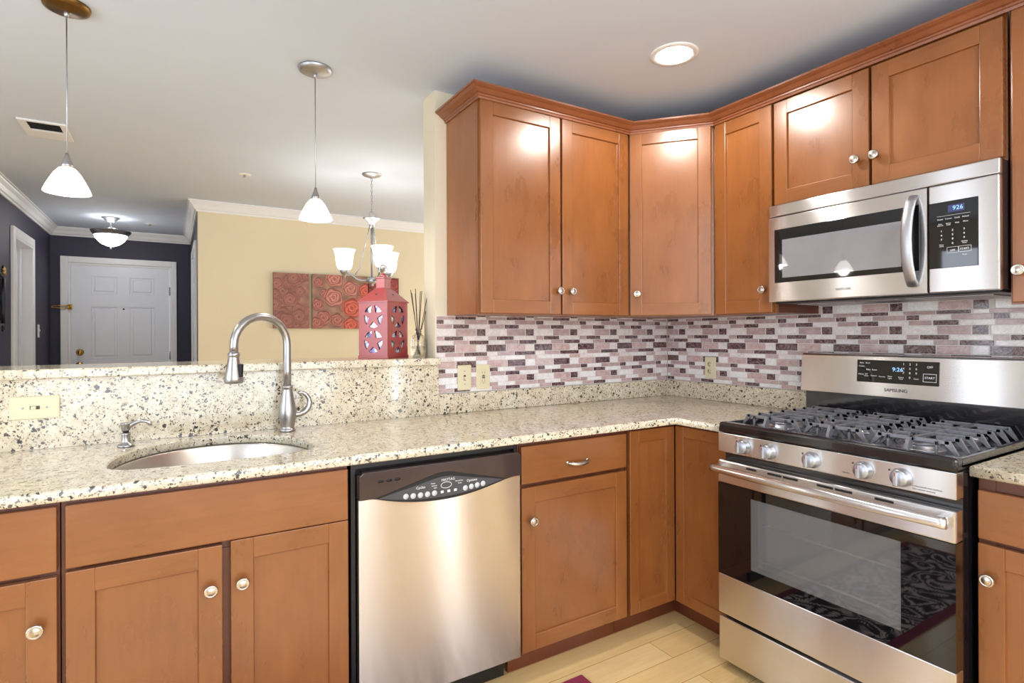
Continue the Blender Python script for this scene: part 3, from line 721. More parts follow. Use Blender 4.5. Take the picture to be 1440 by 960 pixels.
ZR = [('k', 1.010, 1.0265), ('j', 1.028, 1.0455), ('E', 1.0475, 1.0760), ('i', 1.0785, 1.0965), ('h', 1.0985, 1.117), ('C', 1.1195, 1.151), ('g', 1.1535, 1.172), ('f', 1.174, 1.1915),
      ('B', 1.194, 1.2265), ('e', 1.229, 1.247), ('d', 1.249, 1.267), ('A', 1.2695, 1.302), ('c', 1.3045, 1.323), ('b', 1.3255, 1.3445), ('a', 1.3465, 1.3605), ('E', 1.363, 1.395), ('g', 1.397, 1.415), ('f', 1.417, 1.435), ('A', 1.437, 1.47)]
PER = .277
def mosaic(name, u0, u1, seam, z0, z1, T, label, zmax):
    mb = MB(); mb.box(u0, u1, -.004, -.0005, z0, z1)
    t2 = 0
    for row, a, b in ZR:
        if a > zmax: break
        b = min(b, z1)
        k0 = int(math.floor((u0-seam)/PER))-1
        for k in range(k0, k0+16):
            for p, q, m in ROWS[row]:
                x0, x1 = seam+(k+p)*PER, seam+(k+q)*PER-.001
                x0, x1 = max(x0, u0+.0005), min(x1, u1-.0005)
                if x1-x0 < .004: continue
                f, e = -.0058, .0009
                tb = bmesh.new(); base = [tb.verts.new((x, -.004, z)) for x, z in ((x0, a), (x1, a), (x1, b), (x0, b))]
                top = [tb.verts.new((x, f, z)) for x, z in ((x0+e, a+e), (x1-e, a+e), (x1-e, b-e), (x0+e, b-e))]
                tb.faces.new(top)
                for i in range(4): tb.faces.new((base[i], base[(i+1) % 4], top[(i+1) % 4], top[i]))
                bmesh.ops.recalc_face_normals(tb, faces=tb.faces)
                mb._add(tb, m)
    o = mb.build(name, ['grout', 't_dark', 't_mid', 't_pink', 't_light', 't_white'])
    o.matrix_world = T
    return tag(o, label, 'backsplash')
mosaic('tile_backsplash', -1.486, -.008, -1.228, 1.007, 1.3605, Matrix.Identity(4), 'mosaic tile backsplash under the wall cabinets on the back wall', 1.37)
mosaic('tile_backsplash', .008, 2.15, -.131, 1.007, 1.46, Matrix.Rotation(R(-90), 4, 'Z'), 'mosaic tile backsplash behind the range on the right wall', 1.45)

# ---- wall plates
def plate(name, label, cat, loc, rz, kind, horizontal=False):
    p = thing(name, label, cat, loc, rz)
    w, h = (.0625, .0365) if horizontal else (.0355, .0585)
    mb = MB(); mb.box(-w, w, -.006, 0, -h, h, .0028); mb.build('wall_plate', 'almond', p)
    T = Matrix.Rotation(R(90), 4, 'Y') if horizontal else Matrix.Identity(4)
    mb = MB()
    for z in (-.030, .030): mb.lathe([(0, 0), (.0032, 0), (.0028, .0012), (0, .0014)], (0, -.006, z), '-y', 10, T=T)
    if kind != 'outlet': build_split(mb, 'screw', 'silver', p)
    if kind == 'switch':
        mb = MB(); mb.box(-.0055, .0055, -.0066, -.0055, -.0125, .0125, 0, 0, T); mb.build('switch_slot', 'almond_dark', p)
        mb = MB(); mb.box(-.0048, .0048, -.016, -.0055, -.009, .004, .0015, 0, T); mb.build('toggle', 'almond', p)
    elif kind == 'outlet':
        for z in (-.0195, .0195):
            mb = MB(); mb.lathe([(0, 0), (.0165, 0), (.0165, .0012), (0, .0014)], (0, -.006, z), '-y', 20, sy=.85)
            q = mb.build('receptacle', 'almond', p)
            mb = MB(); mb.box(-.008, -.006, -.0080, -.0070, z-.001, z+.008).box(.006, .008, -.0080, -.0070, z-.001, z+.006).lathe([(0, 0), (.0028, 0), (0, .0008)], (0, -.0072, z-.008), '-y', 10)
            build_split(mb, 'slot', 'almond_dark', q)
    elif kind == 'gfci':
        mb = MB(); mb.box(-.0165, .0165, -.0085, -.005, -.034, .034, .002); q = mb.build('receptacle', 'almond', p)
        mb = MB()
        for z in (-.021, .019):
            mb.box(-.008, -.006, -.0092, -.0082, z-.002, z+.007).box(.006, .008, -.0092, -.0082, z-.002, z+.005).lathe([(0, 0), (.0026, 0), (0, .0008)], (0, -.0084, z-.008), '-y', 10)
        build_split(mb, 'slot', 'almond_dark', q)
        mb = MB(); mb.box(-.008, .008, -.0100, -.0083, .0015, .007, .0006).box(-.008, .008, -.0100, -.0083, -.007, -.0015, .0006); build_split(mb, 'test_button', 'print_dark', q)
    return p
plate('light_switch', 'almond sideways switch plate on the granite splash left of the sink', 'light switch', (-2.887, -.0217, 1.049), 0, 'switch', True)
plate('light_switch', 'almond upright switch plate on the mosaic tiles beside the outlet', 'light switch', (-1.348, -.0055, 1.075), 0, 'switch')
plate('wall_outlet', 'almond outlet with test buttons on the back wall tiles beside the switch', 'outlet', (-1.250, -.0055, 1.075), 0, 'gfci')
plate('wall_outlet', 'almond double outlet on the right wall tiles left of the range', 'outlet', (-.0055, -.318, 1.090), R(-90), 'outlet')

# ------------------------------------------------------------------ sink, faucet, soap dispenser
tb = bmesh.new(); rings = []
for gr, z in ((.016, .8825), (.004, .8825), (.001, .878), (-.006, .80), (-.018, .745), (-.045, .722), (-.10, .714)):
    rings.append([tb.verts.new((x, y, z)) for x, y in sink_outline(gr)])
for a, b in zip(rings, rings[1:]):
    n = len(a)
    for k in range(n): tb.faces.new((a[k], a[(k+1) % n], b[(k+1) % n], b[k]))
tb.faces.new(rings[-1])
bmesh.ops.recalc_face_normals(tb, faces=tb.faces)
bmesh.ops.reverse_faces(tb, faces=tb.faces)
sk = thing('sink', 'stainless steel oval sink bowl set under the granite counter', 'sink', (SKX, -.3, .714))
mb = MB(); mb._add(tb, 0, Matrix.Translation((-SKX, .3, -.714)), True); o = mb.build('bowl', 'steel_sink', sk)
md = o.modifiers.new('shell', 'SOLIDIFY'); md.thickness = .0015; md.offset = -1
mb = MB(); mb.lathe([(.0, .001), (.04, .001), (.044, .004), (.030, .0045), (.026, .002), (0, .002)], (0, 0, 0), 'z', 24); mb.build('drain', 'nickel', sk)

fc = thing('faucet', 'brushed nickel gooseneck faucet with pull-down spray head behind the sink', 'faucet', (-2.140, -.098, .9145))
mb = MB(); mb.lathe([(0, 0), (.029, 0), (.030, .004), (.028, .009), (.0245, .013), (.0245, .018), (.026, .024), (.030, .05), (.0315, .075), (.0285, .10), (.0225, .13), (.0185, .155), (.0185, .162), (.0205, .164), (.0205, .171), (.0165, .173), (0, .173)], (0, 0, 0), 'z', 32)
mb.build('body', 'nickel', fc)
dirv = Vector((-.188, -.085, 0)); RR = dirv.length/2; e = dirv.normalized()
P = [Vector((0, 0, .17)), Vector((0, 0, .23)), Vector((0, 0, .29))]
zc = .327
for k in range(0, 19):
    a = PI*k/18; P.append(e*(RR-RR*math.cos(a))+Vector((0, 0, zc+RR*math.sin(a))))
P.append(dirv+Vector((0, 0, .30)))
mb = MB(); mb.tube(P, .0142, 16); mb.build('neck', 'nickel', fc)
mb = MB(); mb.lathe([(0, 0), (.027, 0), (.0300, .004), (.0305, .018), (.0255, .050), (.0190, .085), (.0175, .093), (.0195, .095), (.0195, .104), (.0150, .108), (0, .108)], (dirv.x, dirv.y, .196), 'z', 28)
sh = mb.build('spray_head', 'nickel', fc)
q = Vector((1, -.25, 0)).normalized()
mb = MB(); mb.box(-.006, .006, -.0335, -.018, .025, .070, .003, 0, Matrix.Translation((dirv.x, dirv.y, .196)) @ Matrix.Rotation(R(38), 4, 'Z') @ Matrix.Rotation(R(5), 4, 'X')); mb.build('spray_button', 'slot_dark', sh)
hd = Vector((1, .1, 0)).normalized()
P = []; rr = []
for t, z, r in ((.015, .062, .012), (.03, .060, .0115), (.045, .061, .0115), (.060, .066, .0115), (.072, .075, .0115), (.080, .088, .011), (.083, .103, .010), (.079, .119, .009), (.069, .133, .008), (.056, .142, .007), (.046, .143, .0065), (.041, .138, .006)):
    P.append(hd*t+Vector((0, 0, z))); rr.append(r)
mb = MB(); mb.tube(P, rr, 14); mb.build('lever_handle', 'nickel', fc)
sd = thing('soap_dispenser', 'small brushed nickel soap dispenser on the counter left of the faucet', 'soap dispenser', (-2.642, -.120, .9145))
mb = MB(); mb.lathe([(0, 0), (.024, 0), (.025, .003), (.022, .007), (.0145, .012), (.0125, .020), (.0125, .036), (.0135, .040), (.0135, .044), (.009, .045), (0, .045)], (0, 0, 0), 'z', 28); mb.build('base', 'nickel', sd)
mb = MB(); mb.lathe([(0, 0), (.008, 0), (.008, .008), (0, .008)], (0, 0, .045), 'z', 16); mb.build('stem', 'slot_dark', sd)
mb = MB(); mb.lathe([(0, 0), (.011, 0), (.0125, .005), (.0155, .022), (.0165, .025), (0, .026)], (0, 0, .052), 'z', 24)
mb.tube([(0, 0, .064), (.014, -.002, .070), (.028, -.004, .078), (.042, -.006, .0815), (.056, -.008, .079), (.066, -.009, .072), (.070, -.010, .064)], [.010, .009, .0075, .0065, .006, .005, .004], 12)
mb.build('pump_head', 'nickel', sd)

# ------------------------------------------------------------------ dishwasher
dw = thing('dishwasher', 'stainless dishwasher with dark control panel between sink base and drawer cabinet', 'dishwasher', (-2.046, -.645, 0))
DWW = .605
mb = MB(); mb.box(0.003, DWW-.003, .05, .62, .10, .8825).box(.003, .016, .028, .05, .10, .8825).box(DWW-.012, DWW-.003, .028, .05, .10, .8825).box(.016, DWW-.012, .03, .05, .862, .8825); mb.build('tub_body', 'black_case', dw)
mb = MB(); mb.box(.016, DWW-.016, .10, .12, 0.001, .10); mb.build('toe_panel', 'black_case', dw)
X0, X1 = .019, .601
ZP0, ZP1 = .770, .855
def edge(x):
    u = (x-X0)/(X1-X0); return ZP0-.038*max(0, math.sin(PI*min(1, max(0, (u-.06)/.88))))**1.15
top = [(X0+(X1-X0)*k/40, edge(X0+(X1-X0)*k/40)-.001) for k in range(41)]
mb = MB(); mb.prism([(X0, .115)]+[(X1, .115)]+top[::-1], 0, .045, 'xz'); mb.build('door_panel', 'steel_dw', dw)
pan = MB(); pan.prism([(X1, ZP1-.012), (X1-.012, ZP1), (X0+.012, ZP1), (X0, ZP1-.012)]+[(x, z+.0015) for x, z in top], -.010, .045, 'xz', bev=.0025)
cp = pan.build('control_panel', 'dw_black', dw)
def pod(grow=0.):
    pts = []
    for k in range(41):
        u = -1+2*k/40; x = .30+(.222+grow)*u; pts.append((x, .772+(.030+grow)*(1-abs(u)**1.7)*(1+.35*math.exp(-(u/.35)**2))-.002))
    for k in range(1, 40):
        u = 1-2*k/40; x = .30+(.222+grow)*u; pts.append((x, .772-(.026+grow)*(1-u*u)-.002))
    return pts
mb = MB(); mb.prism(pod(.010), -.0125, -.0095, 'xz'); mb.build('control_surround', 'slot_dark', cp)
mb = MB(); mb.prism(pod(), -.0145, -.010, 'xz'); mb.build('control_lens', 'dw_pod', cp)
mb = MB()
for k in range(5): mb.lathe([(0, 0), (.0095, 0), (.0085, .002), (0, .0025)], (.165+.0245*k, -.0143, .764-.0022*k+.0003*k*k), '-y', 16)
for k in range(4): mb.lathe([(0, 0), (.0095, 0), (.0085, .002), (0, .0025)], (.375+.0225*k, -.0143, .7605+.0018*k), '-y', 16)
build_split(mb, 'button', 'button', cp)
mb = MB(); mb.tube([(.305+.019*math.cos(a), -.0146, .781+.010*math.sin(a)) for a in [2*PI*k/24 for k in range(24)]], .0009, 6, closed=True)
for k in range(3): mb.box(.290+.024*k-.005, .290+.024*k+.005, -.0150, -.0143, .756, .764)
mb.build('printed_ring', 'print_white', cp)
join_text([('MAYTAG', .012, .312, -.0148, .798), ('Cycles', .012, .215, -.0148, .785), ('Options', .012, .400, -.0148, .784), ('Heavy', .006, .258, -.0148, .792), ('Normal', .006, .262, -.0148, .784), ('Light', .006, .266, -.0148, .777), ('Heated Dry', .006, .352, -.0148, .789), ('Delay', .006, .355, -.0148, .781)], 'print_white', cp, 'printed_words')
mb = MB()
for k in range(3): mb.lathe([(0, 0), (.010, 0), (.010, .001), (0, .0012)], (.085+.027*k, -.0100, .822), '-y', 16, sy=.42)
build_split(mb, 'vent_hole', 'slot_dark', cp)

# ------------------------------------------------------------------ range
RX, RYL, RW = -.725, -.928, .762
rg = thing('gas_range', 'stainless steel gas range with black cooktop and oven between the cabinets', 'range', (RX, RYL, 0), R(-90))
mb = MB(); mb.box(0.002, RW-.002, .045, .70, .03, .905); mb.build('body', 'black_metal', rg)
for x, y in ((.05, .08), (RW-.05, .08), (.05, .66), (RW-.05, .66)):
    mb = MB(); mb.cyl((x, y, 0), (x, y, .032), .018, 12); mb.build('foot', 'black_case', rg)
# cooktop with raised lip
mb = MB(); mb.box(0, RW, .004, .70, .900, .922, .006).box(0, RW, .004, .050, .905, .938, .010, seg=3).box(0, .020, .03, .70, .905, .936, .006).box(RW-.020, RW, .03, .70, .905, .936, .006)
ct = mb.build('cooktop', 'black_metal', rg)
# front control panel
mb = MB(); mb.box(.001, RW-.001, .003, .05, .826, .899, .003); pf = mb.build('front_panel', 'steel', rg)
for i, y in enumerate((.114, .214, .368, .528, .630)):
    kz = .861
    k = MB(); k.lathe([(0, 0), (.0265, 0), (.0270, .004), (.0245, .007), (.0235, .020), (.0215, .024), (0, .0245)], (y, .003, kz), '-y', 28)
    ko = k.build('burner_knob', 'silver', rg)
    k = MB(); k.box(y-.0065, y+.0065, -.040, -.019, kz-.0205, kz+.0205, .003); k.build('knob_grip', 'silver', ko)
    k = MB(); k.box(y-.0012, y+.0012, -.0405, -.0395, kz+.008, kz+.019); k.build('pointer_mark', 'lantern_red', ko)
mb = MB()
for y in (.114, .214, .368, .528, .630): mb.lathe([(0, 0), (.003, 0), (.003, .0006), (0, .0007)], (y-.032, .003, .876), '-y', 8)
build_split(mb, 'burner_mark', 'print_dark', pf)
join_text([('Lite', .007, .105-.025, .0028, .888), ('Simmer', .007, .495-.02, .0028, .842), ('Do not touch hot surface', .0075, .690, .0028, .844), ('See owner manual', .0075, .685, .0028, .836)], 'print_dark', pf, 'printed_words')
# oven door
od = MB(); od.box(.001, RW-.001, 0, .046, .708, .796, .006)
for z in (): pass
o1 = od.build('oven_door', 'steel', rg)
mb = MB(); mb.box(.001, RW-.001, -.001, .044, .213, .363, .004); mb.build('lower_band', 'steel', o1)
mb = MB(); wx0, wx1, wz0, wz1 = .142, .628, .418, .676
mb.box(.002, wx0, 0, .044, .363, .708).box(wx1, RW-.002, 0, .044, .363, .708).box(wx0, wx1, 0, .044, .363, wz0).box(wx0, wx1, 0, .044, wz1, .708)
mb.build('door_glass', 'black_glass', o1)
mb = MB(); mb.box(wx0, wx1, .0006, .004, wz0, wz1); mb.build('oven_window', 'oven_glass', o1)
mb = MB(); mb.box(wx0, wx1, .043, .044, wz0, wz1); mb.build('oven_lining', plain('oven_enamel', (176, 176, 184), .5), o1)
mb = MB()
for z in (.455, .585):
    mb.cyl((wx0+.03, .020, z), (wx1-.004, .020, z), .0038, 8)
    for k in range(10): mb.box(wx0+.05+k*.045, wx0+.053+k*.045, .018, .040, z+.001, z+.004)
mb.build('oven_racks', 'white_plastic', o1)
mb = MB()
for a, b in ((.125, .165), (.210, .262), (.268, .320), (.385, .437), (.443, .495), (.560, .610)): mb.box(a, b, -.0012, .002, .7795, .7865)
build_split(mb, 'vent_slot', 'slot_dark', o1)
P = [(.012, -.050, .772), (.03, -.051, .772), (.2, -.056, .771), (RW/2, -.058, .7705), (RW-.2, -.056, .771), (RW-.02, -.051, .772), (RW-.004, -.050, .772)]
mb = MB(); mb.tube(P, .0145, 18, up=(0, 0, 1)).box(.014, .036, -.046, .004, .761, .783, .003).box(RW-.036, RW-.014, -.046, .004, .761, .783, .003); mb.build('oven_handle', 'steel', o1)
# drawer
mb = MB(); mb.box(.002, RW-.002, .002, .045, .036, .200, .004); mb.build('drawer', 'steel', rg)
# burners and grates
burn = [(.150, .12, .048), (.150, .46, .036), (.381, .285, .042), (.612, .12, .050), (.612, .46, .040)]
for x, y, r in burn:
    mb = MB(); mb.lathe([(0, .0215), (r+.012, .0215), (r+.012, .026), (r, .028), (r-.002, .036), (r-.006, .038), (0, .038)], (x, y+.045, .900), 'z', 32); b_ = mb.build('burner', 'silver', rg)
    mb = MB(); mb.lathe([(0, 0), (r-.006, 0), (r-.005, .005), (r-.010, .008), (0, .008)], (x, y+.045, .938), 'z', 28); mb.build('burner_cap', 'cast_iron', b_)
GZ = .966
for gx0, gx1 in ((.030, .268), (.274, .488), (.494, .732)):
    mb = MB(); cx = (gx0+gx1)/2; h = .0046; b = .0015
    y0, y1 = .062, .600
    # spine with sloping legs front and back
    mb.box(cx-h, cx+h, y0+.03, y1-.03, GZ-.012, GZ, b)
    for ya, yb in ((y0, y0+.034), (y1, y1-.034)):
        mb.prism([(ya, .922), (ya+(yb-ya)*.45, .922), (yb+(yb-ya)*.35, GZ-.012), (yb+(yb-ya)*.5, GZ), (yb*.6+ya*.4, GZ)], cx-h, cx+h, 'yz')
    # cross bars
    for j, y in enumerate((.110, .180, .250, .330, .410, .480, .550)):
        near = min(abs(y-.180), abs(y-.480)) < .03
        gap = .034 if near else .0
        for sx in (-1, 1):
            xe = gx0 if sx < 0 else gx1
            xa = cx+sx*gap
            lo, hi = min(xa, xe), max(xa, xe)
            if sx < 0: lo += .024
            else: hi -= .024
            mb.box(lo, hi, y-h, y+h, GZ-.012, GZ, b)
            xt = xe-sx*.024
            mb.prism([(xe, .922), (xe-sx*.006, .922), (xt-sx*.012, GZ-.012), (xt-sx*.012, GZ), (xt, GZ)], y-h, y+h, 'xz')
    for sx in (gx0+.055, gx1-.055): mb.box(sx-.003, sx+.003, .100, .275, GZ-.016, GZ-.004, .001).box(sx-.003, sx+.003, .100, .108, .922, GZ-.004, .001)
    mb.build('grate', 'cast_iron', rg)
# backguard
mb = MB(); mb.box(.008, RW-.004, .575, .66, .922, 1.030, .003); mb.build('rear_riser', 'black_metal', rg)
mb = MB(); mb.prism([(.548, 1.028), (.660, 1.028), (.660, 1.190), (.572, 1.190), (.560, 1.184)], 0, RW, 'yz', bev=.003); bg = mb.build('backguard', 'steel', rg)
sl = math.atan2(.012, .156)
Tb = Matrix.Translation((0, .5475, 1.028)) @ Matrix.Rotation(-sl, 4, 'X')
mb = MB(); mb.box(.232, .512, -.002, .002, .055, .142, .0015, 0, Tb); kp = mb.build('control_glass', 'black_glass', rg)
def bgtext(items, mat, parent, name):
    o = join_text([(b_, s_, x, -.0024, z) for b_, s_, x, z in items], mat, parent, name); o.data.transform(Tb); return o
bgtext([('9:26', .022, .378, .108)], 'digit_glow', kp, 'clock_digits')
it = [('Bake', .008, .250, .130), ('Broil', .008, .272, .130), ('Convec', .007, .250, .117), ('Bake', .008, .275, .104), ('Roast', .008, .297, .104), ('Warm', .008, .248, .085), ('Self\nClean', .007, .268, .083), ('Custom', .007, .295, .081), ('Favorite', .007, .325, .079), ('Oven\nLight', .007, .352, .078), ('Kitchen\nTimer', .006, .390, .077), ('Clock', .007, .440, .077), ('START', .011, .483, .083), ('OFF', .011, .483, .122)]
for r_, row in enumerate(('123', '456', '789')):
    for c_, ch in enumerate(row): it.append((ch, .011, .398+.021*c_, .130-.0165*r_))
it.append(('0', .011, .419, .080))
bgtext(it, 'print_white', kp, 'printed_words')
mb = MB()
for a, b, c_, d_ in ((.462, .504, .068, .098),):
    mb.box(a, b, -.0028, -.0018, c_, c_+.0015, T=Tb).box(a, b, -.0028, -.0018, d_-.0015, d_, T=Tb).box(a, a+.0012, -.0028, -.0018, c_, d_, T=Tb).box(b-.0012, b, -.0028, -.0018, c_, d_, T=Tb)
mb.build('start_outline', 'print_white', kp)
o = text('SAMSUNG', .0175, 'print_dark', bg, TXT(.372, -.0005, .029), 'brand_lettering'); o.data.transform(Tb)

# ------------------------------------------------------------------ microwave
mw = thing('microwave', 'stainless over-the-range microwave with curved handle under the short cabinet', 'microwave', (-.404, -.930, 1.404), R(-90))
MWW = .754
mb = MB(); mb.box(.002, MWW-.002, .024, .398, 0.004, .396); mb.build('case', plain('black_brown_case', (44, 30, 28), .3), mw)
mb = MB(); mb.box(0, MWW, .004, .026, .349, .396, .004); mb.build('vent_strip', 'steel', mw)
mb = MB(); wz0, wz1, wx0, wx1 = .077, .294, .028, .545
mb.box(0, .567, 0, .026, 0, .346, .004); md = mb.build('door', 'steel', mw)
mb = MB(); mb.box(wx0, wx1, -.0012, .003, wz0, wz1, .001); wf = mb.build('window_frame', 'black_glass', md)
mb = MB(); mb.box(.062, .492, -.002, 0, .096, .250); mb.build('window_glass', 'mw_glass', md)
text('SAMSUNG', .012, 'dw_pod', md, TXT(.300, -.0002, .034), 'brand_lettering')
P = [];
for k in range(15):
    u = k/14; P.append((.527, -.004-.046*math.sin(PI*u)**.7, .028+.296*u))
mb = MB(); mb.tube(P, .017, 14, flat=.42, up=(0, -1, 0)); mb.build('door_handle', 'silver', md)
mb = MB(); mb.box(.571, MWW, 0, .026, 0, .346, .004); cpn = mb.build('control_panel', 'steel', mw)
mb = MB(); mb.box(.5725, .703, -.0012, .003, .078, .290, .001); kp = mb.build('control_glass', 'black_glass', mw)
mb = MB(); mb.box(.625, .668, -.0018, -.0008, .254, .276); mb.build('display', 'display_blue', kp)
join_text([('926', .019, .651, -.0022, .265)], 'digit_glow', kp, 'clock_digits')
it = []
for r_, row in enumerate(('123', '456', '789')):
    for c_, ch in enumerate(row): it.append((ch, .0085, .607+.030*c_, -.0016, .196-.0135*r_))
it += [('0', .0085, .637, -.0016, .1545), ('Power', .006, .604, -.0016, .234), ('Popcorn', .005, .626, -.0016, .234), ('Cook', .006, .649, -.0016, .234), ('Reheat', .006, .671, -.0016, .234), ('Auto\nDefrost', .005, .604, -.0016, .217), ('Sensor\nCook', .005, .626, -.0016, .217), ('Melt', .006, .649, -.0016, .218), ('More', .006, .671, -.0016, .219), ('Timer\nClock', .005, .607, -.0016, .150), ('Kitchen\nTimer', .005, .668, -.0016, .155), ('OFF', .008, .637, -.0016, .132), ('START', .008, .668, -.0016, .134), ('Vent', .006, .668, -.0016, .116)]
join_text(it, 'print_white', kp, 'printed_words')
mb = MB()
for a, b in ((.622, .652), (.653, .685)):
    mb.box(a, b, -.0016, -.0008, .1245, .1252).box(a, b, -.0016, -.0008, .1425, .1432).box(a, a+.0006, -.0016, -.0008, .1245, .1432).box(b-.0006, b, -.0016, -.0008, .1245, .1432)
mb.box(.595, .683, -.0016, -.0008, .244, .2446)
mb.build('key_outlines', 'print_white', kp)
mb = MB(); mb.box(.01, MWW-.01, .03, .39, -.006, .006, .003); un = mb.build('underside', 'black_case', mw)
for a, b in ((.05, .28), (.45, .70)):
    mb = MB(); mb.box(a, b, .12, .32, -.010, -.005, .002); mb.build('grease_filter', 'grille', un)
mb = MB(); mb.box(.30, .43, .10, .16, -.009, -.005, .002); mb.build('lamp_cover', 'silver', un)

# ------------------------------------------------------------------ lamps
def point(parent, loc, power, rad=.03, col=(1, .96, .90)):
    d = bpy.data.lights.new('bulb', 'POINT'); d.energy = power; d.shadow_soft_size = rad; d.color = col
    o = bpy.data.objects.new('bulb', d); COL.objects.link(o); o.parent = parent; o.location = loc; return o
def pendant(label, loc, canopy_mat):
    p = thing('pendant_lamp', label, 'pendant lamp', loc, 0, 'pendant lamps over the bar ledge')
    mb = MB(); mb.lathe([(0, -.022), (.010, -.022), (.014, -.020), (.052, -.018), (.064, -.013), (.067, -.004), (.067, 0), (0, 0)], (0, 0, 0), 'z', 40); cn = mb.build('canopy', canopy_mat, p)
    mb = MB(); mb.lathe([(0, -.040), (.006, -.040), (.008, -.030), (.007, -.021), (0, -.021)], (0, 0, 0), 'z', 14); mb.build('cord_grip', 'silver', cn)
    mb = MB(); mb.cyl((0, 0, -.52), (0, 0, -.038), .0022, 8); mb.build('cord', 'silver', p)
    mb = MB(); mb.lathe([(0, -.545), (.0175, -.545), (.0165, -.535), (.008, -.512), (.005, -.498), (0, -.498)], (0, 0, 0), 'z', 22); mb.build('socket_cap', 'nickel', p)
    prof = [(.0665, -.630), (.0655, -.625), (.060, -.611), (.050, -.590), (.038, -.567), (.024, -.549), (.016, -.545)]
    mb = MB(); mb.lathe([(r-.003, h) for r, h in prof[::-1]]+prof, (0, 0, 0), 'z', 40); mb.build('lamp_shade', 'shade_glow', p)
    point(p, (0, 0, -.625), PENDANT_POWER, .035)
    return p
pendant('glass dome pendant lamp with bronze ceiling canopy, nearest the left edge', (-2.810, .030, ZC), 'bronze')
pendant('glass dome pendant lamp with silver ceiling canopy, left of the chandelier', (-1.999, .064, ZC), 'silver')

# recessed downlights (the one in view, and two unseen ones added behind the camera for light)
def can(label, x, y, power=CAN_POWER):
    p = thing('recessed_light', label, 'recessed light', (x, y, ZC), 0, 'recessed kitchen ceiling lights')
    mb = MB(); mb.lathe([(.070, -.001), (.072, -.006), (.090, -.005), (.094, -.001), (.094, .004), (.070, .004)], (0, 0, 0), 'z', 40); mb.build('trim_ring', 'trim_white', p)
    mb = MB(); mb.lathe([(0, -.004), (.066, -.003), (.071, -.001), (.071, .002), (0, .002)], (0, 0, 0), 'z', 40); mb.build('lens', 'can_glow', p)
    d = bpy.data.lights.new('bulb', 'SPOT'); d.energy = power; d.spot_size = R(172); d.spot_blend = .35; d.shadow_soft_size = .06; d.color = (1, .95, .88)
    o = bpy.data.objects.new('bulb', d); COL.objects.link(o); o.parent = p; o.location = (0, 0, -.012)
    return p
can('round lit recessed ceiling light above the corner cabinets', -.803, -.791)
can('added recessed ceiling light, unseen behind the viewpoint, right side', -.95, -2.45)
can('added recessed ceiling light, unseen behind the viewpoint, left side', -2.6, -2.75)

# chandelier
ch = thing('chandelier', 'brushed nickel chandelier with upturned bell shades in the dining room', 'chandelier', (-1.330, 1.45, ZC))
mb = MB(); mb.lathe([(0, -.026), (.012, -.026), (.03, -.020), (.06, -.010), (.066, -.003), (.066, 0), (0, 0)], (0, 0, 0), 'z', 32); mb.build('canopy', 'silver', ch)
mb = MB(); z = -.026; k = 0
while z > -.255:
    T = Matrix.Translation((0, 0, z-.013)) @ Matrix.Rotation(R(90)*(k % 2), 4, 'Z')
    mb.tube([(.0055*math.cos(a), 0, .0125*math.sin(a)) for a in [2*PI*q/12 for q in range(12)]], .0018, 6, closed=True, T=T); z -= .0195; k += 1
mb.build('chain', 'silver', ch)
mb = MB(); mb.tube([(.017*math.cos(a), 0, -.283+.027*math.sin(a)) for a in [2*PI*q/20 for q in range(20)]], .003, 8, closed=True); mb.build('loop', 'silver', ch)
mb = MB(); mb.lathe([(0, -.372), (.010, -.372), (.014, -.358), (.020, -.342), (.034, -.326), (.052, -.314), (.061, -.308), (.060, -.304), (.020, -.304), (0, -.300)], (0, 0, 0), 'z', 32); mb.build('top_cup', 'silver', ch)
mb = MB(); mb.cyl((0, 0, -.735), (0, 0, -.36), .008, 14); mb.build('stem', 'silver', ch)
mb = MB(); mb.lathe([(0, -.775), (.006, -.775), (.010, -.766), (.008, -.758), (.030, -.752), (.034, -.745), (.034, -.722), (.028, -.716), (.010, -.712), (0, -.71)], (0, 0, 0), 'z', 28); mb.build('hub', 'silver', ch)
for a0 in (-55, 65, 185):
    a = R(a0-31.4); dx, dy = math.cos(a), math.sin(a); RRR = .187
    def rp(r, z): return (dx*r, dy*r, z)
    mb = MB(); mb.tube([rp(.030, -.735), rp(.07, -.738), rp(.10, -.728), rp(.13, -.703), rp(.155, -.688), rp(.175, -.686), rp(RRR, -.688)], [.008, .008, .0075, .007, .007, .0075, .008], 10); ar = mb.build('arm', 'silver', ch)
    mb = MB(); mb.tube([rp(.012, -.345), rp(.030, -.42), rp(.048, -.50), rp(.064, -.58), rp(.085, -.65), rp(.115, -.694)], .0035, 8); mb.build('scroll_rod', 'silver', ar)
    mb = MB(); mb.lathe([(0, -.722), (.005, -.722), (.006, -.708), (.010, -.700), (.024, -.686), (.032, -.668), (.030, -.664), (0, -.664)], (dx*RRR, dy*RRR, 0), 'z', 24); mb.build('cup', 'silver', ar)
    prof = [(.026, -.668), (.044, -.655), (.054, -.632), (.0585, -.60), (.062, -.565), (.068, -.538), (.075, -.522)]
    mb = MB(); mb.lathe(prof+[(r-.003, h) for r, h in prof[::-1]], (dx*RRR, dy*RRR, 0), 'z', 32); mb.build('lamp_shade', 'bell_glow', ar)
    point(ch, (dx*RRR, dy*RRR, -.555), CHAND_POWER, .04)

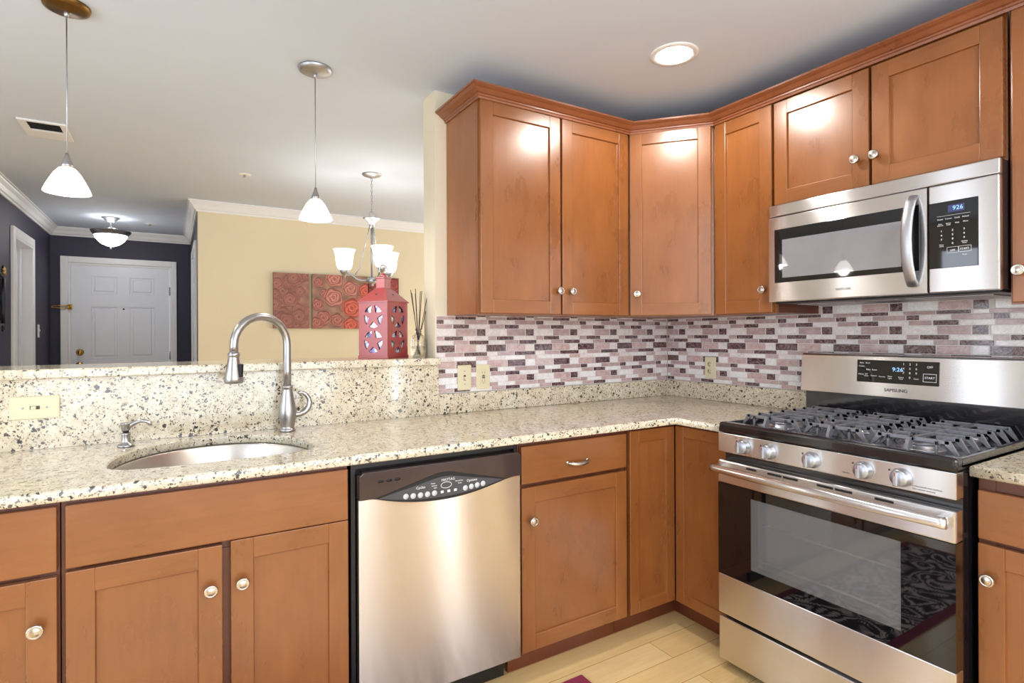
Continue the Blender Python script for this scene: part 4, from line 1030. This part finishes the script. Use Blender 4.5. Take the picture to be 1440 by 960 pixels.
# hall ceiling lamp
fl = thing('ceiling_lamp', 'semi-flush ceiling lamp with white glass bowl in the entry hall', 'ceiling lamp', (-3.003, 4.07, ZC))
mb = MB(); mb.lathe([(0, -.045), (.030, -.045), (.036, -.034), (.050, -.028), (.056, -.014), (.072, -.008), (.074, 0), (0, 0)], (0, 0, 0), 'z', 32); mb.build('canopy', 'silver', fl)
mb = MB(); mb.lathe([(0, -.150), (.012, -.150), (.016, -.132), (.010, -.118), (.013, -.100), (.009, -.085), (.012, -.060), (.022, -.044), (0, -.044)], (0, 0, 0), 'z', 20)
for k in range(3):
    a = 2*PI*k/3+.3; mb.tube([(.008*math.cos(a), .008*math.sin(a), -.09), (.05*math.cos(a), .05*math.sin(a), -.105), (.10*math.cos(a), .10*math.sin(a), -.132)], .004, 8)
mb.build('stem', 'silver', fl)
mb = MB(); mb.lathe([(.128, -.170), (.134, -.168), (.150, -.150), (.158, -.134), (.161, -.130), (.158, -.126), (.140, -.128), (.128, -.140), (.122, -.165)], (0, 0, 0), 'z', 48); mb.build('ring', plain('hammered_pewter', (140, 138, 140), .4, .9, .35, 120, bump=.6), fl)
prof = [(0, -.272), (.03, -.268), (.066, -.252), (.10, -.224), (.122, -.190), (.130, -.166)]
mb = MB(); mb.lathe(prof+[(r-.004 if r > .01 else 0, h+.004) for r, h in prof[::-1]], (0, 0, 0), 'z', 40); mb.build('glass_bowl', 'bowl_glow', fl)
mb = MB(); mb.lathe([(0, -.158), (.124, -.158), (.124, -.154), (0, -.150)], (0, 0, 0), 'z', 40); mb.build('pan', 'trim_white', fl)  # disc added over the bowl to cut its light on the ceiling
mb = MB(); mb.lathe([(0, -.300), (.005, -.298), (.010, -.288), (.006, -.280), (.013, -.272), (.004, -.268), (0, -.268)], (0, 0, 0), 'z', 18); mb.build('finial', 'silver', fl)
point(fl, (0, 0, -.12), FLUSH_POWER, .05, (1, .98, .95))

# vent and ceiling discs
vt = thing('ceiling_vent', 'white ceiling air vent with dark slots near the left pendant lamp', 'vent', (-3.085, 1.50, ZC))
mb = MB(); mb.box(-.100, .100, -.135, -.115, -.010, 0, .002).box(-.100, .100, .02, .155, -.010, 0, .002).box(-.100, -.065, -.115, .02, -.010, 0, .002).box(.072, .100, -.115, .02, -.010, 0, .002); mb.build('frame', 'trim_white', vt)
mb = MB()
for k in range(5): mb.box(-.066, .073, -.002, .016, -.0008, .0008, 0, 0, Matrix.Translation((0, -.106+k*.026, -.007)) @ Matrix.Rotation(R(28), 4, 'X'))
mb.build('louvres', 'vent_dark', vt)
mb = MB(); mb.box(-.066, .073, -.116, .021, -.0015, -.0005); mb.build('backing', 'slot_dark', vt)
for lab, x, y in (('small round sprinkler cover on the dining room ceiling', -2.082, 1.90), ('small round sprinkler cover on the entry hall ceiling', -2.70, 4.25)):
    d = thing('sprinkler_cover', lab, 'sprinkler', (x, y, ZC), 0, 'ceiling sprinkler covers')
    mb = MB(); mb.lathe([(0, -.004), (.030, -.004), (.040, -.002), (.041, 0), (0, 0)], (0, 0, 0), 'z', 28); mb.build('escutcheon', 'white_plastic', d)
    mb = MB(); mb.lathe([(0, -.018), (.010, -.018), (.012, -.014), (.006, -.010), (.007, -.003), (0, -.003)], (0, 0, 0), 'z', 16); mb.build('sprinkler_head', 'silver', d)

# ------------------------------------------------------------------ on the ledge
ln = thing('lantern', 'red metal lantern with star cut-outs standing on the granite bar ledge', 'lantern', (-1.686, .138, 1.172), R(35.5))
SZ = .0775; ZB, ZS = .012, .252
def star_panel():
    cu = bpy.data.curves.new('sp', 'CURVE'); cu.dimensions = '2D'; cu.fill_mode = 'BOTH'
    loops = [[(-SZ, ZB), (SZ, ZB), (SZ, ZS), (-SZ, ZS)]]
    for cz in (.074, .186):
        r0, r1 = .050, .022
        for k in range(5):
            a0, a1 = R(90+72*k+7), R(90+72*(k+1)-7); L = []
            for q in range(9):
                a = a0+(a1-a0)*q/8; L.append((r0*math.cos(a), cz+r0*math.sin(a)))
            am = R(90+72*k+36); L.append((r1*math.cos(am), cz+r1*math.sin(am))); loops.append(L)
    for pts in loops:
        sp = cu.splines.new('POLY'); sp.points.add(len(pts)-1); sp.use_cyclic_u = True
        for p, q in zip(sp.points, pts): p.co = (q[0], q[1], 0, 1)
    cu.extrude = .0008
    t = bpy.data.objects.new('sp', cu); COL.objects.link(t)
    me = bpy.data.meshes.new_from_object(t.evaluated_get(bpy.context.evaluated_depsgraph_get())); bpy.data.objects.remove(t); bpy.data.curves.remove(cu)
    me.transform(Matrix.Translation((0, -SZ, 0)) @ Matrix.Rotation(R(90), 4, 'X')); me.materials.clear(); me.materials.append(M['lantern_red']); return me
base_me = star_panel()
for k in range(4):
    me = base_me.copy(); me.transform(Matrix.Rotation(R(90)*k, 4, 'Z')); o = bpy.data.objects.new('side_panel', me); COL.objects.link(o); o.parent = ln
    mb = MB(); mb.box(-SZ+.006, SZ-.006, -SZ+.005, -SZ+.007, ZB+.004, ZS-.004, 0, 0, Matrix.Rotation(R(90)*k, 4, 'Z')); mb.build('glass_pane', 'prism', o)
mb = MB(); mb.box(-SZ-.004, SZ+.004, -SZ-.004, SZ+.004, 0, .012, .002); mb.build('base', 'lantern_red', ln)
tb = bmesh.new(); rings = []
for h_, z_ in ((SZ+.005, ZS-.002), (SZ+.005, ZS+.003), (.024, .318), (.024, .322)):
    rings.append([tb.verts.new((sx*h_, sy*h_, z_)) for sx, sy in ((-1, -1), (1, -1), (1, 1), (-1, 1))])
for a, b in zip(rings, rings[1:]):
    for k in range(4): tb.faces.new((a[k], a[(k+1) % 4], b[(k+1) % 4], b[k]))
tb.faces.new(rings[0]); tb.faces.new(rings[-1]); bmesh.ops.recalc_face_normals(tb, faces=tb.faces)
mb = MB(); mb._add(tb); rf = mb.build('roof', 'lantern_red', ln)
mb = MB()
for k in range(4): mb.lathe([(0, 0), (.0045, 0), (.0045, .001), (0, .0012)], (0, 0, 0), 'z', 10, T=Matrix.Rotation(R(90)*k, 4, 'Z') @ Matrix.Translation((0, -.053, .2865)) @ Matrix.Rotation(R(52), 4, 'X'))
build_split(mb, 'vent_hole', 'slot_dark', rf)
mb = MB(); mb.box(-.023, .023, -.023, .023, .320, .362, .001).box(-.027, .027, -.027, .027, .360, .368, .002).lathe([(0, .368), (.020, .370), (.010, .380), (.006, .386), (0, .387)], (0, 0, 0), 'z', 16); mb.build('chimney', 'lantern_red', ln)
mb = MB(); mb.tube([(.019*math.cos(a), 0, .402+.021*math.sin(a)) for a in [2*PI*q/22 for q in range(22)]], .0028, 8, closed=True, T=Matrix.Rotation(R(-30), 4, 'Z')); mb.build('carry_ring', 'silver', ln)

df = thing('reed_diffuser', 'glass reed diffuser bottle with black reeds beside the red lantern', 'reed diffuser', (-1.531, .105, 1.172))
prof = [(0, 0), (.026, 0), (.031, .004), (.034, .02), (.0355, .05), (.034, .08), (.028, .098), (.017, .108), (.014, .113), (.014, .126), (.0165, .128), (.0165, .132)]
mb = MB(); mb.lathe(prof+[(max(0, r-.0025), h+.003 if h < .1 else h) for r, h in prof[::-1]], (0, 0, 0), 'z', 32); mb.build('bottle', 'bottle_glass', df)
mb = MB(); mb.lathe([(0, .005), (.026, .005), (.0305, .02), (.0315, .05), (0, .052)], (0, 0, 0), 'z', 28); mb.build('oil', clear_glass('pale_oil', (.93, .90, .80), .0, 1.33), df)
for i, (tx, ty, L) in enumerate(((-.17, -.10, .29), (-.12, .08, .305), (-.08, -.06, .285), (-.02, .09, .31), (.03, -.05, .295), (.10, .06, .30), (.20, -.03, .29), (.28, .05, .305))):
    mb = MB(); a = Vector((-tx*.055, -ty*.08, .012)); b = a+Vector((tx, ty, 1)).normalized()*L
    mb.cyl(a, b, .0017, 7); mb.build('reed', 'reed', df)

# ------------------------------------------------------------------ rose canvases
def canvas(label, x0, x1, z0, z1, roses, bg, seed, con=.22):
    nx, nz = int((x1-x0)/.0034), int((z1-z0)/.0034); rnd = random.Random(seed)
    p = thing('canvas_print', label, 'picture', ((x0+x1)/2, 2.929, z0), 0, 'rose canvases on the cream wall')
    w, h = x1-x0, z1-z0
    mb = MB(); mb.box(-w/2, w/2, -.026, 0, 0, h, .002); mb.build('stretcher', 'canvas_edge', p)
    verts = []; cols = []; faces = []
    for j in range(nz+1):
        for i in range(nx+1):
            u, v = w*i/nx, h*j/nz; verts.append((u-w/2, -.0265, v)); best = None
            c = [bg[k]*(.92+.12*math.sin(u*37+v*23)*math.sin(v*41-u*13)) for k in range(3)]
            for cx, cz, r, col in roses:
                dx, dz = u-cx, v-cz; d = math.hypot(dx, dz); th = math.atan2(dz, dx); edge_ = r*(1+.07*math.sin(5*th+cx*90))
                if d < edge_:
                    q = d/edge_; s = math.sin(26*q**.75+1.6*math.sin(2.5*th+7*q)+th); pet = .86+con*s*(.5+.5*q)
                    if q < .16: pet *= .8
                    k2 = max(.35, min(1.25, pet*(1.08-.25*q)))
                    f = min(1, (1-q)*7); c = [c[k]*(1-f)+col[k]*k2*f for k in range(3)]
            cols.append(lin(tuple(max(0, min(255, x*1.2)) for x in c)))
    for j in range(nz):
        for i in range(nx):
            a = j*(nx+1)+i; faces.append((a, a+1, a+nx+2, a+nx+1))
    me = bpy.data.meshes.new('print'); me.from_pydata(verts, [], faces)
    ca = me.color_attributes.new('print', 'FLOAT_COLOR', 'POINT')
    for k, c in enumerate(cols): ca.data[k].color = (*c, 1)
    me.materials.append(M['art']); o = bpy.data.objects.new('print', me); COL.objects.link(o); o.parent = p
    return p
PK, RD, DP = (190, 124, 110), (198, 98, 80), (172, 108, 96)
def many(w, h, n, cols, seed, r0=.05, r1=.085):
    g = random.Random(seed); return [(g.uniform(0, w), g.uniform(0, h), g.uniform(r0, r1), g.choice(cols)) for _ in range(n)]
canvas('narrow dusty pink rose canvas at left of the three on the cream wall', -1.757, -1.456, 1.338, 1.830, many(.30, .49, 26, [(164, 108, 96), (156, 104, 92)], 3), (146, 106, 92), 1, .10)
canvas('wide middle rose canvas behind the lantern on the cream wall', -1.430, -.918, 1.336, 1.832,
       [(.04, .05, .06, DP), (.10, .10, .075, DP), (.22, .08, .07, DP), (.19, .29, .095, PK), (.20, .46, .085, PK), (.345, .375, .08, PK), (.36, .195, .098, RD), (.35, .03, .085, RD), (.49, .36, .075, RD), (.47, .14, .06, PK), (.48, .02, .05, RD), (.05, .22, .06, DP), (.06, .42, .05, DP), (.11, .32, .05, DP), (.28, .20, .045, DP), (.44, .28, .045, DP)][::-1], (140, 108, 90), 2)
canvas('narrow dark red rose canvas at right, mostly hidden behind the lantern', -.910, -.612, 1.336, 1.830, many(.30, .49, 26, [(150, 70, 62), (134, 62, 56)], 8), (110, 60, 54), 3)

# ------------------------------------------------------------------ rug
rgx0, rgx1, rgy0, rgy1 = -2.75, -1.212, -1.235, -.702
rt = thing('rug', 'wine coloured runner rug with pale scroll pattern on the floor', 'rug', ((rgx0+rgx1)/2, (rgy0+rgy1)/2, 0))
hw, hh = (rgx1-rgx0)/2, (rgy1-rgy0)/2
mb = MB(); mb.box(-hw, hw, -hh, hh, .0008, .008, .003); mb.build('border', 'rug_border', rt)
mb = MB(); mb.box(-hw+.04, hw-.04, -hh+.04, hh-.04, .004, .0092, .001); mb.build('patterned_field', 'rug', rt)
bpy.context.view_layer.update()
